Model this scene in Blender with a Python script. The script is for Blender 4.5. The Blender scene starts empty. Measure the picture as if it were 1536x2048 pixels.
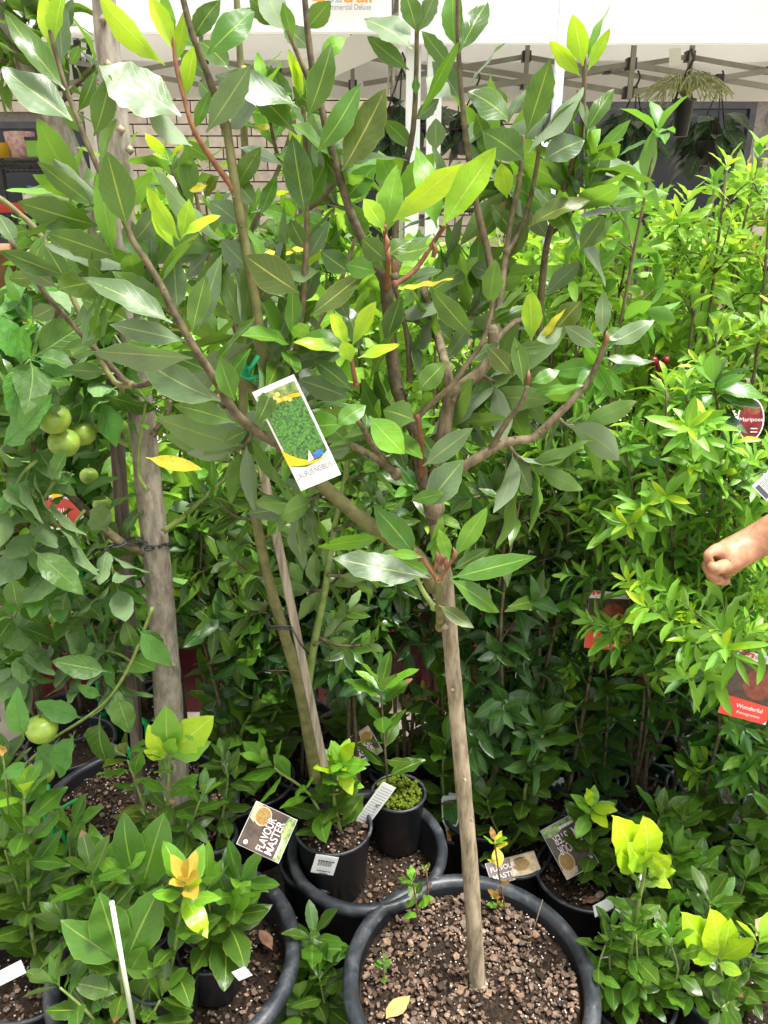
import bpy, math, random
import numpy as np
from mathutils import Vector, Matrix

R = random.Random(11)
rad = math.radians
scene = bpy.context.scene
COL = scene.collection

# ------------------------------------------------------------------ camera, world, sun, exposure
CAM_Z, PITCH, F = 1.64, rad(21.0), 1550.0
cam_d = bpy.data.cameras.new('camera')
cam_d.sensor_fit = 'VERTICAL'; cam_d.sensor_height = 24.0
cam_d.lens = 24.0 * F / 2048.0
cam_d.clip_start = 0.02; cam_d.clip_end = 500
cam = bpy.data.objects.new('camera', cam_d); COL.objects.link(cam)
cam.location = (0, 0, CAM_Z); cam.rotation_euler = (rad(90) - PITCH, 0, 0)
scene.camera = cam
scene.render.resolution_x, scene.render.resolution_y = 768, 1024

SUN_EL, SUN_AZ = rad(70), rad(110)          # azimuth clockwise from +Y
world = bpy.data.worlds.new('World'); scene.world = world; world.use_nodes = True
wn, wl = world.node_tree.nodes, world.node_tree.links
wn.clear()
w_out = wn.new('ShaderNodeOutputWorld'); w_bg = wn.new('ShaderNodeBackground')
w_sky = wn.new('ShaderNodeTexSky'); w_sky.sky_type = 'NISHITA'; w_sky.sun_disc = False
w_sky.sun_elevation = SUN_EL; w_sky.sun_rotation = SUN_AZ
w_sky.air_density = 1.0; w_sky.dust_density = 4.0; w_sky.ozone_density = 1.0
w_hs = wn.new('ShaderNodeHueSaturation'); w_hs.inputs['Saturation'].default_value = 0.06   # overcast sky
wl.new(w_sky.outputs[0], w_hs.inputs['Color']); wl.new(w_hs.outputs[0], w_bg.inputs['Color'])
wl.new(w_bg.outputs[0], w_out.inputs[0])
w_bg.inputs['Strength'].default_value = 0.08
sun_d = bpy.data.lights.new('sun', 'SUN'); sun_d.energy = 1.5; sun_d.angle = rad(16); sun_d.color = (1, 0.96, 0.9)
sun = bpy.data.objects.new('sun', sun_d); COL.objects.link(sun)
sd = Vector((math.sin(SUN_AZ) * math.cos(SUN_EL), math.cos(SUN_AZ) * math.cos(SUN_EL), math.sin(SUN_EL)))
sun.rotation_euler = sd.to_track_quat('Z', 'Y').to_euler(); sun.location = sd * 20
vs = scene.view_settings
vs.view_transform = 'Standard'; vs.look = 'None'; vs.gamma = 1.0; vs.use_curve_mapping = False
vs.exposure = 2.32

# ------------------------------------------------------------------ helpers: picture coordinates -> places
CP, SP = math.cos(PITCH), math.sin(PITCH)
def ray(px, py):
    a = (px - 768) / F; b = -(py - 1024) / F
    return Vector((a, CP + b * SP, -SP + b * CP))
def at(px, py, Y):
    d = ray(px, py); return Vector((0, 0, CAM_Z)) + d * (Y / d.y)
def at_z(px, py, z):
    d = ray(px, py); return Vector((0, 0, CAM_Z)) + d * ((z - CAM_Z) / d.z)
def depth(p): return p[1] * CP + (CAM_Z - p[2]) * SP
def pxm(p): return depth(p) / F               # metres per picture pixel at p

def tag(o, label=None, cat=None, group=None, kind=None):
    if label: o['label'] = label
    if cat: o['category'] = cat
    if group: o['group'] = group
    if kind: o['kind'] = kind
    return o
def empty(name, loc, label, cat, group=None):
    o = bpy.data.objects.new(name, None); COL.objects.link(o)
    o.location = loc; o.empty_display_size = 0.05
    return tag(o, label, cat, group)
def link(name, me, parent=None, M=None, kind=None, label=None):
    o = bpy.data.objects.new(name, me); COL.objects.link(o)
    if parent is not None: o.parent = parent
    if M is not None: o.matrix_basis = M
    if kind: o['kind'] = kind
    if label: o['label'] = label
    return o
def wloc(o):                                   # world location of a root or of a part (no rotations on parents)
    v = Vector(o.location)
    while o.parent is not None:
        o = o.parent; v = v + Vector(o.location)
    return v

class MB:
    """collects geometry in world coordinates and links it as ONE mesh object"""
    def __init__(s): s.v = []; s.f = []; s.m = []; s.sm = []
    def raw(s, vs_, fs, mi=0, smooth=True):
        o = len(s.v); s.v += [tuple(v) for v in vs_]
        for f in fs: s.f.append(tuple(i + o for i in f)); s.m.append(mi); s.sm.append(smooth)
    def tube(s, pts, rr, n=8, mi=0, cap=True, knob=0.0, rng=None):
        pts = [Vector(p) for p in pts]
        if not hasattr(rr, '__len__'): rr = [rr] * len(pts)
        vv = []; u = None
        for i, p in enumerate(pts):
            t = (pts[min(i + 1, len(pts) - 1)] - pts[max(i - 1, 0)]).normalized()
            if u is None:
                u = t.orthogonal().normalized()
            else:
                u = (u - t * u.dot(t)).normalized()
            w = t.cross(u)
            for k in range(n):
                a = 2 * math.pi * k / n
                r = rr[i] * (1 + (rng.uniform(-knob, knob) if rng else 0))
                vv.append(p + (u * math.cos(a) + w * math.sin(a)) * r)
        ff = [(i * n + k, i * n + (k + 1) % n, (i + 1) * n + (k + 1) % n, (i + 1) * n + k)
              for i in range(len(pts) - 1) for k in range(n)]
        if cap: ff += [tuple(range(n - 1, -1, -1)), tuple((len(pts) - 1) * n + k for k in range(n))]
        s.raw(vv, ff, mi)
    def box(s, c, size, rot=None, mi=0):
        x, y, z = (q / 2 for q in size)
        vv = [Vector((a * x, b * y, d * z)) for a in (-1, 1) for b in (-1, 1) for d in (-1, 1)]
        if rot is not None: vv = [rot @ v for v in vv]
        vv = [v + Vector(c) for v in vv]
        s.raw(vv, [(0, 1, 3, 2), (4, 6, 7, 5), (0, 4, 5, 1), (2, 3, 7, 6), (0, 2, 6, 4), (1, 5, 7, 3)], mi, False)
    def bar(s, a, b, w, h, mi=0):              # a box running from a to b
        a, b = Vector(a), Vector(b); d = (b - a)
        q = d.to_track_quat('X', 'Z').to_matrix()
        s.box((a + b) / 2, (d.length, w, h), q, mi)
    def lathe(s, c, prof, n=40, mi=0, sx=1, sy=1):
        vv = []; c = Vector(c)
        for r, z in prof:
            for k in range(n):
                a = 2 * math.pi * k / n
                vv.append(c + Vector((r * math.cos(a) * sx, r * math.sin(a) * sy, z)))
        ff = [(i * n + k, i * n + (k + 1) % n, (i + 1) * n + (k + 1) % n, (i + 1) * n + k)
              for i in range(len(prof) - 1) for k in range(n)]
        s.raw(vv, ff, mi)
    def mesh(s, name, mats, off=(0, 0, 0)):
        me = bpy.data.meshes.new(name); ox, oy, oz = off
        me.from_pydata([(x - ox, y - oy, z - oz) for x, y, z in s.v], [], s.f)
        for m in (mats if isinstance(mats, (list, tuple)) else [mats]): me.materials.append(m)
        me.polygons.foreach_set('material_index', s.m); me.polygons.foreach_set('use_smooth', s.sm)
        me.update(); return me
    def build(s, name, mats, parent=None, kind=None, label=None):
        if parent is not None: return link(name, s.mesh(name, mats, wloc(parent)), parent, None, kind, label)
        xs = np.array(s.v); c = Vector(((xs[:, 0].min() + xs[:, 0].max()) / 2, (xs[:, 1].min() + xs[:, 1].max()) / 2, xs[:, 2].min()))
        o = link(name, s.mesh(name, mats, c), None, None, kind, label); o.location = c
        return o

# ------------------------------------------------------------------ materials
def nmat(name):
    m = bpy.data.materials.new(name); m.use_nodes = True
    n = m.node_tree.nodes; n.clear()
    out = n.new('ShaderNodeOutputMaterial'); p = n.new('ShaderNodeBsdfPrincipled')
    m.node_tree.links.new(p.outputs[0], out.inputs[0])
    return m, n, m.node_tree.links, p, out
def mth(n, l, op, a, b=None, c=None, clamp=False):
    q = n.new('ShaderNodeMath'); q.operation = op; q.use_clamp = clamp
    for i, x in enumerate((a, b, c)):
        if x is None: continue
        if isinstance(x, (int, float)): q.inputs[i].default_value = x
        else: l.new(x, q.inputs[i])
    return q.outputs[0]
def mixc(n, l, f, a, b, mode='MIX'):
    q = n.new('ShaderNodeMix'); q.data_type = 'RGBA'; q.blend_type = mode
    for i, x in ((0, f), (6, a), (7, b)):
        if isinstance(x, (int, float)): q.inputs[i].default_value = x
        elif isinstance(x, tuple): q.inputs[i].default_value = (*x[:3], 1)
        else: l.new(x, q.inputs[i])
    return q.outputs[2]
def noise(n, l, scale, detail=4, coord=None, rough=0.6):
    q = n.new('ShaderNodeTexNoise'); q.inputs['Scale'].default_value = scale
    q.inputs['Detail'].default_value = detail; q.inputs['Roughness'].default_value = rough
    if coord is None:
        g = n.new('ShaderNodeNewGeometry'); coord = g.outputs['Position']
    l.new(coord, q.inputs['Vector']); return q.outputs['Fac']
def rng_(n, l, x, a, b, c=0.0, d=1.0):
    q = n.new('ShaderNodeMapRange'); q.interpolation_type = 'SMOOTHSTEP'
    l.new(x, q.inputs[0])
    for i, v in enumerate((a, b, c, d)): q.inputs[i + 1].default_value = v
    return q.outputs[0]
def bump(n, l, p, h, strength=0.3, dist=0.01):
    b = n.new('ShaderNodeBump'); b.inputs['Strength'].default_value = strength; b.inputs['Distance'].default_value = dist
    l.new(h, b.inputs['Height']); l.new(b.outputs[0], p.inputs['Normal'])

def surf(name, ca, cb, scale=20, rough=0.6, bstr=0.0, bdist=0.004, spec=0.5, metal=0.0, stretch=None, var=0.0, transl=0.0):
    """two-colour mottled surface; 'var' shifts the mix per object"""
    m, n, l, p, out = nmat(name)
    coord = None
    if stretch:
        g = n.new('ShaderNodeNewGeometry'); mp = n.new('ShaderNodeMapping'); mp.inputs['Scale'].default_value = stretch
        l.new(g.outputs['Position'], mp.inputs['Vector']); coord = mp.outputs[0]
    f = noise(n, l, scale, 5, coord)
    f2 = rng_(n, l, f, 0.3, 0.7)
    if var:
        oi = n.new('ShaderNodeObjectInfo'); at_ = n.new('ShaderNodeAttribute'); at_.attribute_name = 'rnd'
        r = mth(n, l, 'FRACT', mth(n, l, 'ADD', oi.outputs['Random'], at_.outputs['Fac']))
        f2 = mth(n, l, 'ADD', mth(n, l, 'MULTIPLY', f2, 1 - var), mth(n, l, 'MULTIPLY', r, var), clamp=True)
    l.new(mixc(n, l, f2, ca, cb), p.inputs['Base Color'])
    p.inputs['Roughness'].default_value = rough; p.inputs['Metallic'].default_value = metal
    p.inputs['Specular IOR Level'].default_value = spec
    if bstr: bump(n, l, p, f, bstr, bdist)
    if transl:
        t = n.new('ShaderNodeBsdfTranslucent'); t.inputs[0].default_value = (*cb, 1)
        mx = n.new('ShaderNodeMixShader'); mx.inputs[0].default_value = transl
        l.new(p.outputs[0], mx.inputs[1]); l.new(t.outputs[0], mx.inputs[2]); l.new(mx.outputs[0], out.inputs[0])
    return m

def leaf_mat(name, dark, light, vein, back, transl=0.25, tcol=None, rough=0.36, vfreq=9.0, brown=0.06, spots=0.22, vstr=0.28, margin=0.4, puck=0.16, grad=0.0, gcol=(.10, .28, .02)):
    m, n, l, p, out = nmat(name)
    oi = n.new('ShaderNodeObjectInfo'); at_ = n.new('ShaderNodeAttribute'); at_.attribute_name = 'rnd'
    r = mth(n, l, 'FRACT', mth(n, l, 'ADD', oi.outputs['Random'], at_.outputs['Fac']))
    r2 = mth(n, l, 'FRACT', mth(n, l, 'MULTIPLY', r, 17.31))
    uv = n.new('ShaderNodeUVMap'); uv.uv_map = 'UVMap'
    sx = n.new('ShaderNodeSeparateXYZ'); l.new(uv.outputs[0], sx.inputs[0])
    a = mth(n, l, 'ABSOLUTE', mth(n, l, 'SUBTRACT', sx.outputs[0], 0.5)); v = sx.outputs[1]
    g = n.new('ShaderNodeNewGeometry')
    nz = noise(n, l, 38, 3, g.outputs['Position'])
    base = mixc(n, l, mth(n, l, 'ADD', mth(n, l, 'MULTIPLY', r, 0.75), mth(n, l, 'MULTIPLY', mth(n, l, 'SUBTRACT', nz, 0.4), 0.7), clamp=True), dark, light)
    rib = mth(n, l, 'SUBTRACT', 1, rng_(n, l, a, 0.012, 0.035))
    ph = mth(n, l, 'MULTIPLY', mth(n, l, 'ADD', mth(n, l, 'SUBTRACT', v, mth(n, l, 'MULTIPLY', a, 0.62)), mth(n, l, 'MULTIPLY', mth(n, l, 'ADD', nz, r), 0.05)), vfreq * 2 * math.pi)
    sv = rng_(n, l, mth(n, l, 'SINE', ph), 0.86, 1.0)
    edge = mth(n, l, 'MULTIPLY', rng_(n, l, a, 0.465, 0.49), margin)
    vm = mth(n, l, 'MAXIMUM', mth(n, l, 'MAXIMUM', mth(n, l, 'MULTIPLY', rib, 0.95), mth(n, l, 'MULTIPLY', sv, vstr * 0.5)), edge)
    c = mixc(n, l, vm, base, vein)
    c = mixc(n, l, mth(n, l, 'MULTIPLY', mth(n, l, 'SUBTRACT', 1, rng_(n, l, v, .05, .75)), grad), c, gcol)
    # brown scorched tips on a few leaves, spots on old ones
    bt = mth(n, l, 'MULTIPLY', rng_(n, l, mth(n, l, 'ADD', v, mth(n, l, 'MULTIPLY', mth(n, l, 'SUBTRACT', nz, 0.5), 0.35)), 0.84, 0.9), mth(n, l, 'GREATER_THAN', r2, 1 - brown))
    c = mixc(n, l, bt, c, (0.22, 0.11, 0.05))
    if spots:
        s2 = noise(n, l, 260, 2, g.outputs['Position'])
        c = mixc(n, l, mth(n, l, 'MULTIPLY', rng_(n, l, s2, 0.63, 0.7), spots), c, (0.16, 0.07, 0.02))
    cb = mixc(n, l, mth(n, l, 'MULTIPLY', vm, 0.7), back, vein)
    c2 = mixc(n, l, g.outputs['Backfacing'], c, cb)
    l.new(c2, p.inputs['Base Color'])
    ro = mth(n, l, 'ADD', rough, mth(n, l, 'MULTIPLY', g.outputs['Backfacing'], 0.25))
    ro = mth(n, l, 'ADD', ro, mth(n, l, 'MULTIPLY', mth(n, l, 'SUBTRACT', r2, 0.35), 0.22))
    l.new(ro, p.inputs['Roughness'])
    h = mth(n, l, 'ADD', mth(n, l, 'ADD', mth(n, l, 'MULTIPLY', sv, -0.35), mth(n, l, 'MULTIPLY', rib, -0.6)), mth(n, l, 'MULTIPLY', noise(n, l, 55, 1, g.outputs['Position']), 1.6))
    bump(n, l, p, h, puck, 0.004)
    t = n.new('ShaderNodeBsdfTranslucent')
    l.new(mixc(n, l, 0.55, c, tcol or light), t.inputs[0])
    mx = n.new('ShaderNodeMixShader'); mx.inputs[0].default_value = transl
    l.new(p.outputs[0], mx.inputs[1]); l.new(t.outputs[0], mx.inputs[2]); l.new(mx.outputs[0], out.inputs[0])
    return m

LM = {
 'bay':    leaf_mat('bay_leaf', (.033, .085, .012), (.080, .160, .021), (.25, .33, .04), (.13, .21, .065), 0.32, (.2, .42, .012), .27, 8, .04),
 'baymid': leaf_mat('bay_leaf_midgreen', (.045, .135, .013), (.095, .23, .022), (.22, .35, .05), (.14, .24, .07), 0.33, (.28, .54, .02), .28, 8, .03),
 'baysheen':leaf_mat('bay_leaf_sheen', (.070, .125, .050), (.125, .195, .085), (.28, .34, .10), (.20, .27, .16), 0.24, (.2, .38, .05), .31, 8, .03),  # bay leaf with the sky sheen put into its colour as lighter grey-green
 'bayold': leaf_mat('bay_leaf_olive', (.045, .078, .010), (.085, .13, .014), (.28, .30, .05), (.13, .17, .05), .25, (.22, .3, .015), .36, 8, .25, .35),
 'young':  leaf_mat('young_leaf', (.24, .47, .012), (.52, .70, .014), (.55, .68, .10), (.32, .50, .05), .36, (.6, .8, .03), .33, 8, .0, margin=.15, puck=.32, grad=.55),
 'bright': leaf_mat('bright_green_leaf', (.11, .30, .02), (.20, .42, .03), (.32, .50, .08), (.2, .36, .07), .3, (.35, .65, .03), .29, 8, .0, puck=.32, grad=.5, gcol=(.05, .17, .015)),
 'orange': leaf_mat('bronze_young_leaf', (.50, .36, .05), (.60, .47, .06), (.62, .5, .14), (.5, .32, .08), .3, (.8, .5, .05), .38, 9, .0, margin=.1),
 'yellow': leaf_mat('yellowing_leaf', (.42, .42, .02), (.55, .48, .03), (.55, .5, .12), (.45, .42, .08), .3, (.7, .6, .05), .45, 9, .1, .8),
 'bronze': leaf_mat('red_bronze_leaf', (.20, .10, .02), (.34, .2, .03), (.3, .15, .05), (.25, .12, .05), .25, (.5, .3, .05), .4, 9, .1),
 'apple':  leaf_mat('apple_leaf', (.034, .098, .010), (.080, .180, .024), (.18, .30, .06), (.16, .25, .11), .22, (.2, .42, .03), .38, 8, .0, vstr=.7, margin=.1, puck=.5),
 'applelt':leaf_mat('apple_leaf_light', (.060, .20, .026), (.11, .29, .04), (.08, .22, .04), (.18, .31, .11), .28, (.25, .52, .04), .42, 7, .0, vstr=.8, margin=.1, puck=.5),
 'pale':   leaf_mat('shrub_leaf', (.050, .165, .016), (.12, .30, .03), (.20, .40, .07), (.16, .31, .08), .32, (.3, .62, .03), .30, 8, .0, margin=.2),
 'palelt': leaf_mat('shrub_leaf_yellowgreen', (.15, .37, .03), (.34, .54, .06), (.4, .58, .1), (.28, .46, .09), .36, (.5, .8, .05), .36, 8, .0, margin=.2),
 'shaded':   leaf_mat('shaded_shrub_leaf', (.016, .058, .011), (.040, .108, .018), (.10, .18, .05), (.1, .17, .07), .18, (.1, .26, .02), .28, 8, .02, margin=.2),  # shrub leaf low in the rows, shade put into its base colour
 'nar':    leaf_mat('narrow_leaf', (.036, .135, .018), (.085, .25, .03), (.17, .34, .07), (.12, .27, .07), .28, (.25, .52, .03), .27, 10, .02, margin=.1),
 'narlt':  leaf_mat('narrow_leaf_light', (.14, .36, .03), (.24, .47, .05), (.3, .5, .1), (.22, .4, .08), .3, (.4, .7, .04), .34, 10, .0, margin=.1),
 'zebra':  leaf_mat('zebra_plant_leaf', (.015, .05, .02), (.03, .07, .025), (.16, .26, .14), (.10, .05, .07), .08, (.1, .2, .05), .4, 6, .0, vstr=1.6),
}
bark_brown = surf('brown_bark', (.12, .095, .058), (.33, .275, .185), 80, .85, .7, .004, .3, stretch=(1, 1, .25))
bark_grey = surf('grey_smooth_bark', (.15, .13, .10), (.33, .295, .235), 75, .85, .5, .003, .3, stretch=(1, 1, .35))
bark_green = surf('green_bark', (.09, .095, .03), (.17, .16, .06), 50, .7, .3, .002, .35)
bark_dark = surf('dark_branch_bark', (.045, .036, .022), (.12, .095, .055), 90, .8, .5, .002, .3)
stem_red = surf('red_shoot', (.13, .04, .018), (.22, .10, .04), 60, .6, .2, .001)
stem_green = surf('green_shoot', (.11, .17, .035), (.2, .27, .06), 60, .6, .2, .001)
bark_limb = surf('limb_bark', (.07, .056, .03), (.20, .16, .095), 90, .85, .6, .003, .3, stretch=(1, 1, .4))
stem_brown = surf('twig_bark', (.055, .044, .020), (.15, .118, .06), 70, .75, .3, .001)
timber = surf('weathered_stake_timber', (.14, .115, .08), (.31, .27, .20), 25, .9, .6, .003, .2, stretch=(6, 6, .5))
timber_dk = surf('dark_weathered_stake_timber', (.10, .075, .06), (.22, .18, .15), 25, .9, .6, .003, .2, stretch=(6, 6, .5))
plastic_black = surf('black_pot_plastic', (.010, .011, .013), (.022, .023, .026), 18, .42, .08, .002, .5)
def rim_mat():
    m, n, l, p, out = nmat('scuffed_black_plastic'); g = n.new('ShaderNodeNewGeometry'); f = noise(n, l, 24, 6, g.outputs['Position'], .7); f2 = noise(n, l, 160, 3, g.outputs['Position'])
    c = mixc(n, l, rng_(n, l, f, .42, .72), (.018, .021, .026), (.065, .072, .082)); d = mth(n, l, 'MULTIPLY', rng_(n, l, f2, .58, .72), rng_(n, l, f, .5, .62))
    l.new(mixc(n, l, mth(n, l, 'MULTIPLY', d, .8), c, (.20, .17, .13)), p.inputs['Base Color']); l.new(mth(n, l, 'ADD', .26, mth(n, l, 'MULTIPLY', f, .32)), p.inputs['Roughness']); bump(n, l, p, f2, .12, .001); return m
plastic_rim = rim_mat()
plastic_green = surf('dark_green_pot_plastic', (.008, .04, .025), (.014, .06, .038), 18, .4, .08, .002)
plastic_maroon = surf('maroon_pot_plastic', (.11, .008, .018), (.17, .016, .03), 18, .38, .06, .002)
plastic_brightgreen = surf('bright_green_plastic', (.008, .30, .06), (.02, .40, .10), 12, .4)
tie_green = surf('green_tie', (.0, .30, .13), (.01, .42, .2), 40, .5)
soil = surf('potting_mix', (.010, .007, .005), (.055, .035, .022), 130, .95, 1.0, .012, .2)
def chip_mat():
    m, n, l, p, out = nmat('bark_chip'); oi = n.new('ShaderNodeObjectInfo'); a_ = n.new('ShaderNodeAttribute'); a_.attribute_name = 'rnd'
    r = mth(n, l, 'FRACT', mth(n, l, 'ADD', oi.outputs['Random'], a_.outputs['Fac'])); cr = n.new('ShaderNodeValToRGB'); l.new(r, cr.inputs[0]); e = cr.color_ramp.elements
    e[0].position, e[0].color = 0, (.020, .013, .010, 1); e[1].position, e[1].color = 1, (.33, .235, .155, 1)
    for ps, c in ((.22, (.07, .045, .032)), (.42, (.16, .098, .066)), (.62, (.25, .165, .115)), (.75, (.14, .115, .095)), (.88, (.27, .165, .10))): q = e.new(ps); q.color = (*c, 1)
    f = noise(n, l, 140, 4); l.new(mixc(n, l, rng_(n, l, f, .35, .7), mixc(n, l, .45, cr.outputs[0], (.02, .014, .01)), cr.outputs[0]), p.inputs['Base Color'])
    p.inputs['Roughness'].default_value = .85; p.inputs['Specular IOR Level'].default_value = .25; bump(n, l, p, f, .6, .002); return m
chip_m = chip_mat()
perlite = surf('perlite', (.42, .39, .33), (.66, .62, .55), 50, .9)
moss_m = surf('moss', (.06, .10, .008), (.17, .22, .02), 160, .95, 1.0, .01, .1)
concrete = surf('concrete', (.34, .29, .23), (.44, .385, .31), 14, .9, .4, .004, .2)
weedmat = surf('black_weed_mat', (.012, .011, .010), (.04, .034, .028), 45, .95, .6, .006, .2)
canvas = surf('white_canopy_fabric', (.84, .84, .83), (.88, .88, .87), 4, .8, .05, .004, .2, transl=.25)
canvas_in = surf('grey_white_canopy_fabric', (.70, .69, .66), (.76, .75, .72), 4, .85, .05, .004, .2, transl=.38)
white_metal = surf('white_powder_coat', (.72, .72, .70), (.8, .8, .78), 10, .45)
grey_metal = surf('grey_frame_metal', (.20, .195, .165), (.27, .265, .225), 10, .5)
galv = surf('galvanised_steel', (.50, .53, .56), (.66, .68, .70), 22, .42, metal=.35)
joint_m = surf('black_joint_plastic', (.012, .012, .014), (.03, .03, .033), 20, .5)
brick_m = surf('cream_brick', (.24, .20, .15), (.40, .35, .28), 14, .9, .3, .003, .2, var=.5)
mortar = surf('mortar', (.20, .18, .16), (.28, .26, .23), 30, .95, .3, .003)
glass_dk = surf('dark_window_glass', (.012, .014, .016), (.02, .022, .025), 3, .12, spec=.5)
frame_dk = surf('black_window_frame', (.015, .015, .017), (.03, .03, .032), 10, .4)
white_card = surf('white_card', (.72, .72, .70), (.80, .80, .78), 12, .45)
grey_card = surf('grey_green_card', (.40, .44, .42), (.5, .54, .52), 12, .5)
ink = surf('dark_ink', (.03, .03, .035), (.05, .05, .055), 20, .6)
ink_lt = surf('faint_grey_ink', (.35, .35, .35), (.42, .42, .42), 20, .6)
red_card = surf('red_card', (.62, .035, .02), (.72, .06, .03), 15, .4)
dark_card = surf('dark_printed_card', (.035, .020, .012), (.10, .06, .035), 60, .4)
maroon_card = surf('deep_red_printed_card', (.10, .006, .010), (.26, .02, .02), 50, .35)
orange_card = surf('orange_card', (.62, .24, .03), (.7, .3, .05), 15, .4)
yellow_card = surf('yellow_card', (.75, .42, .005), (.82, .5, .01), 15, .4)
pink_ink = surf('pinkish_white_ink', (.80, .70, .68), (.86, .78, .76), 15, .5)
print_red = surf('pomegranate_print', (.14, .025, .015), (.30, .075, .035), 60, .4)
print_green = surf('hedge_print', (.008, .05, .012), (.10, .30, .045), 330, .4)
print_leaf = surf('leaf_print', (.05, .14, .02), (.38, .45, .16), 120, .4)
print_blue = surf('blue_print', (.02, .10, .45), (.1, .3, .6), 60, .4)
print_sack = surf('hessian_print', (.45, .32, .18), (.7, .55, .36), 60, .5)
print_spice = surf('peppercorn_print', (.35, .05, .02), (.30, .32, .06), 420, .5)
apple_m = surf('green_apple_skin', (.15, .27, .030), (.30, .40, .06), 48, .36, .10, .001)
skin = surf('sunburnt_skin', (.33, .155, .085), (.47, .245, .145), 60, .5, .25, .002, .4)
cloth_b = surf('pale_blue_shirt', (.45, .52, .6), (.55, .62, .7), 30, .9)
cloth_d = surf('dark_trousers', (.03, .035, .05), (.05, .055, .07), 30, .9)
hair_m = surf('brown_hair', (.05, .03, .02), (.1, .06, .035), 90, .6)
wiry_m = surf('pale_wiry_stems', (.26, .30, .12), (.45, .47, .26), 60, .6)
dry_m = surf('dry_leaf', (.12, .055, .03), (.27, .14, .08), 60, .75, .4, .002)
terracotta = surf('terracotta', (.25, .12, .07), (.36, .19, .12), 20, .85)
wood_m = surf('brown_timber', (.17, .10, .055), (.27, .17, .10), 14, .8, .3, .003, stretch=(.4, 4, 4))
yellow_pl = surf('yellow_plastic', (.6, .36, .02), (.68, .43, .03), 10, .4)
floral = surf('floral_print', (.5, .15, .3), (.62, .58, .42), 55, .7)

# ------------------------------------------------------------------ leaf templates
def prof_bay(t):    return math.sin(math.pi * min(1, max(0, t)) ** 0.96) ** 0.86
def prof_ovate(t):  return math.sin(math.pi * t ** 0.78) ** 0.82
def prof_obov(t):   return math.sin(math.pi * t ** 1.12) ** 0.85
def prof_nar(t):    return math.sin(math.pi * t ** 0.95) ** 0.70
def leaf_geo(prof, ratio, bend, fold, wave, nl, nw, seed, serr=0.0, pet=0.07, twist=0.0, curl=0.0):
    """a leaf of length 1 along +Y, width 'ratio', upper side +Z"""
    g = random.Random(seed); ph1, ph2 = g.uniform(0, 6), g.uniform(0, 6); wf = g.uniform(11, 19)
    V, U, Fc = [], [], []
    side = g.uniform(-.10, .10)
    for i in range(nl + 1):
        t = i / nl
        tt = max(0, (t - pet) / (1 - pet))
        w = ratio / 2 * prof(min(tt, 1)) if tt > 0 else 0
        w = max(w, 0.010 if t < .95 else 0.001)
        if serr and 0 < i < nl: w *= 1 + serr * (1 if i % 2 else -1) * g.uniform(.4, 1)
        w *= 1 + g.uniform(-.05, .05)
        for j in range(nw + 1):
            s = 2 * j / nw - 1
            x = w * s
            z = fold * abs(x) - bend * t * t + 0.15 * bend * t
            z += wave * ratio * math.sin(wf * t + (ph1 if s > 0 else ph2)) * s * s * (1 if tt > 0 else 0)
            z -= curl * s * s * w
            a = twist * t
            V.append((x * math.cos(a) - z * math.sin(a) * .0 + side * t * t * .6, t * (1 - .12 * abs(bend)), z + x * math.sin(a)))
            U.append((j / nw, t))
    for i in range(nl):
        for j in range(nw):
            b = i * (nw + 1) + j
            Fc.append((b, b + 1, b + nw + 2, b + nw + 1))
    return np.array(V), np.array(U), np.array(Fc)
GEO = {}
for k in range(9):
    g = random.Random(100 + k)
    GEO['bay', k] = leaf_geo(prof_bay, .36, g.uniform(-.12, .38), g.uniform(.05, .5), g.uniform(.02, .075), 12, 2, k + 1, .035, .06, g.uniform(-.7, .7), g.uniform(0, .35))
    GEO['bayb', k] = leaf_geo(prof_ovate if k % 2 else prof_bay, .46, g.uniform(-.05, .4), g.uniform(.05, .5), g.uniform(.03, .09), 12, 2, k + 21, .03, .06, g.uniform(-.3, .3), g.uniform(0, .5))
    GEO['young', k] = leaf_geo(prof_obov if k % 2 else prof_bay, .38, g.uniform(-.15, .2), g.uniform(.15, .6), g.uniform(.015, .07), 11, 2, k + 41, .02, .05, g.uniform(-.3, .3))
    GEO['apple', k] = leaf_geo(prof_ovate, .52, g.uniform(.0, .5), g.uniform(.1, .5), g.uniform(.03, .08), 12, 2, k + 61, .04, .16, g.uniform(-.3, .3))
    GEO['shrub', k] = leaf_geo(prof_ovate, .42, g.uniform(-.05, .6), g.uniform(.1, .6), g.uniform(.02, .07), 7, 2, k + 81, .02, .07, g.uniform(-.3, .3))
    GEO['nar', k] = leaf_geo(prof_nar, .27, g.uniform(.0, .4), g.uniform(.2, .7), g.uniform(.05, .12), 6, 2, k + 101, .03, .05, g.uniform(-.5, .5))
    GEO['zebra', k] = leaf_geo(prof_ovate, .5, g.uniform(.2, .7), g.uniform(.0, .2), .02, 7, 4, k + 121)
MESH = {}
def leaf_mesh(shape, k, mat):
    key = (shape, k, mat)
    if key not in MESH:
        V, U, Fc = GEO[shape, k]
        me = bpy.data.meshes.new('leaf_' + mat)
        me.from_pydata(V.tolist(), [], Fc.tolist())
        uv = me.uv_layers.new(name='UVMap'); li = np.empty(len(me.loops), dtype=np.int32)
        me.loops.foreach_get('vertex_index', li); uv.data.foreach_set('uv', U[li].ravel())
        me.polygons.foreach_set('use_smooth', [True] * len(me.polygons))
        me.materials.append(LM[mat]); me.update(); MESH[key] = me
    return MESH[key]

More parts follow.
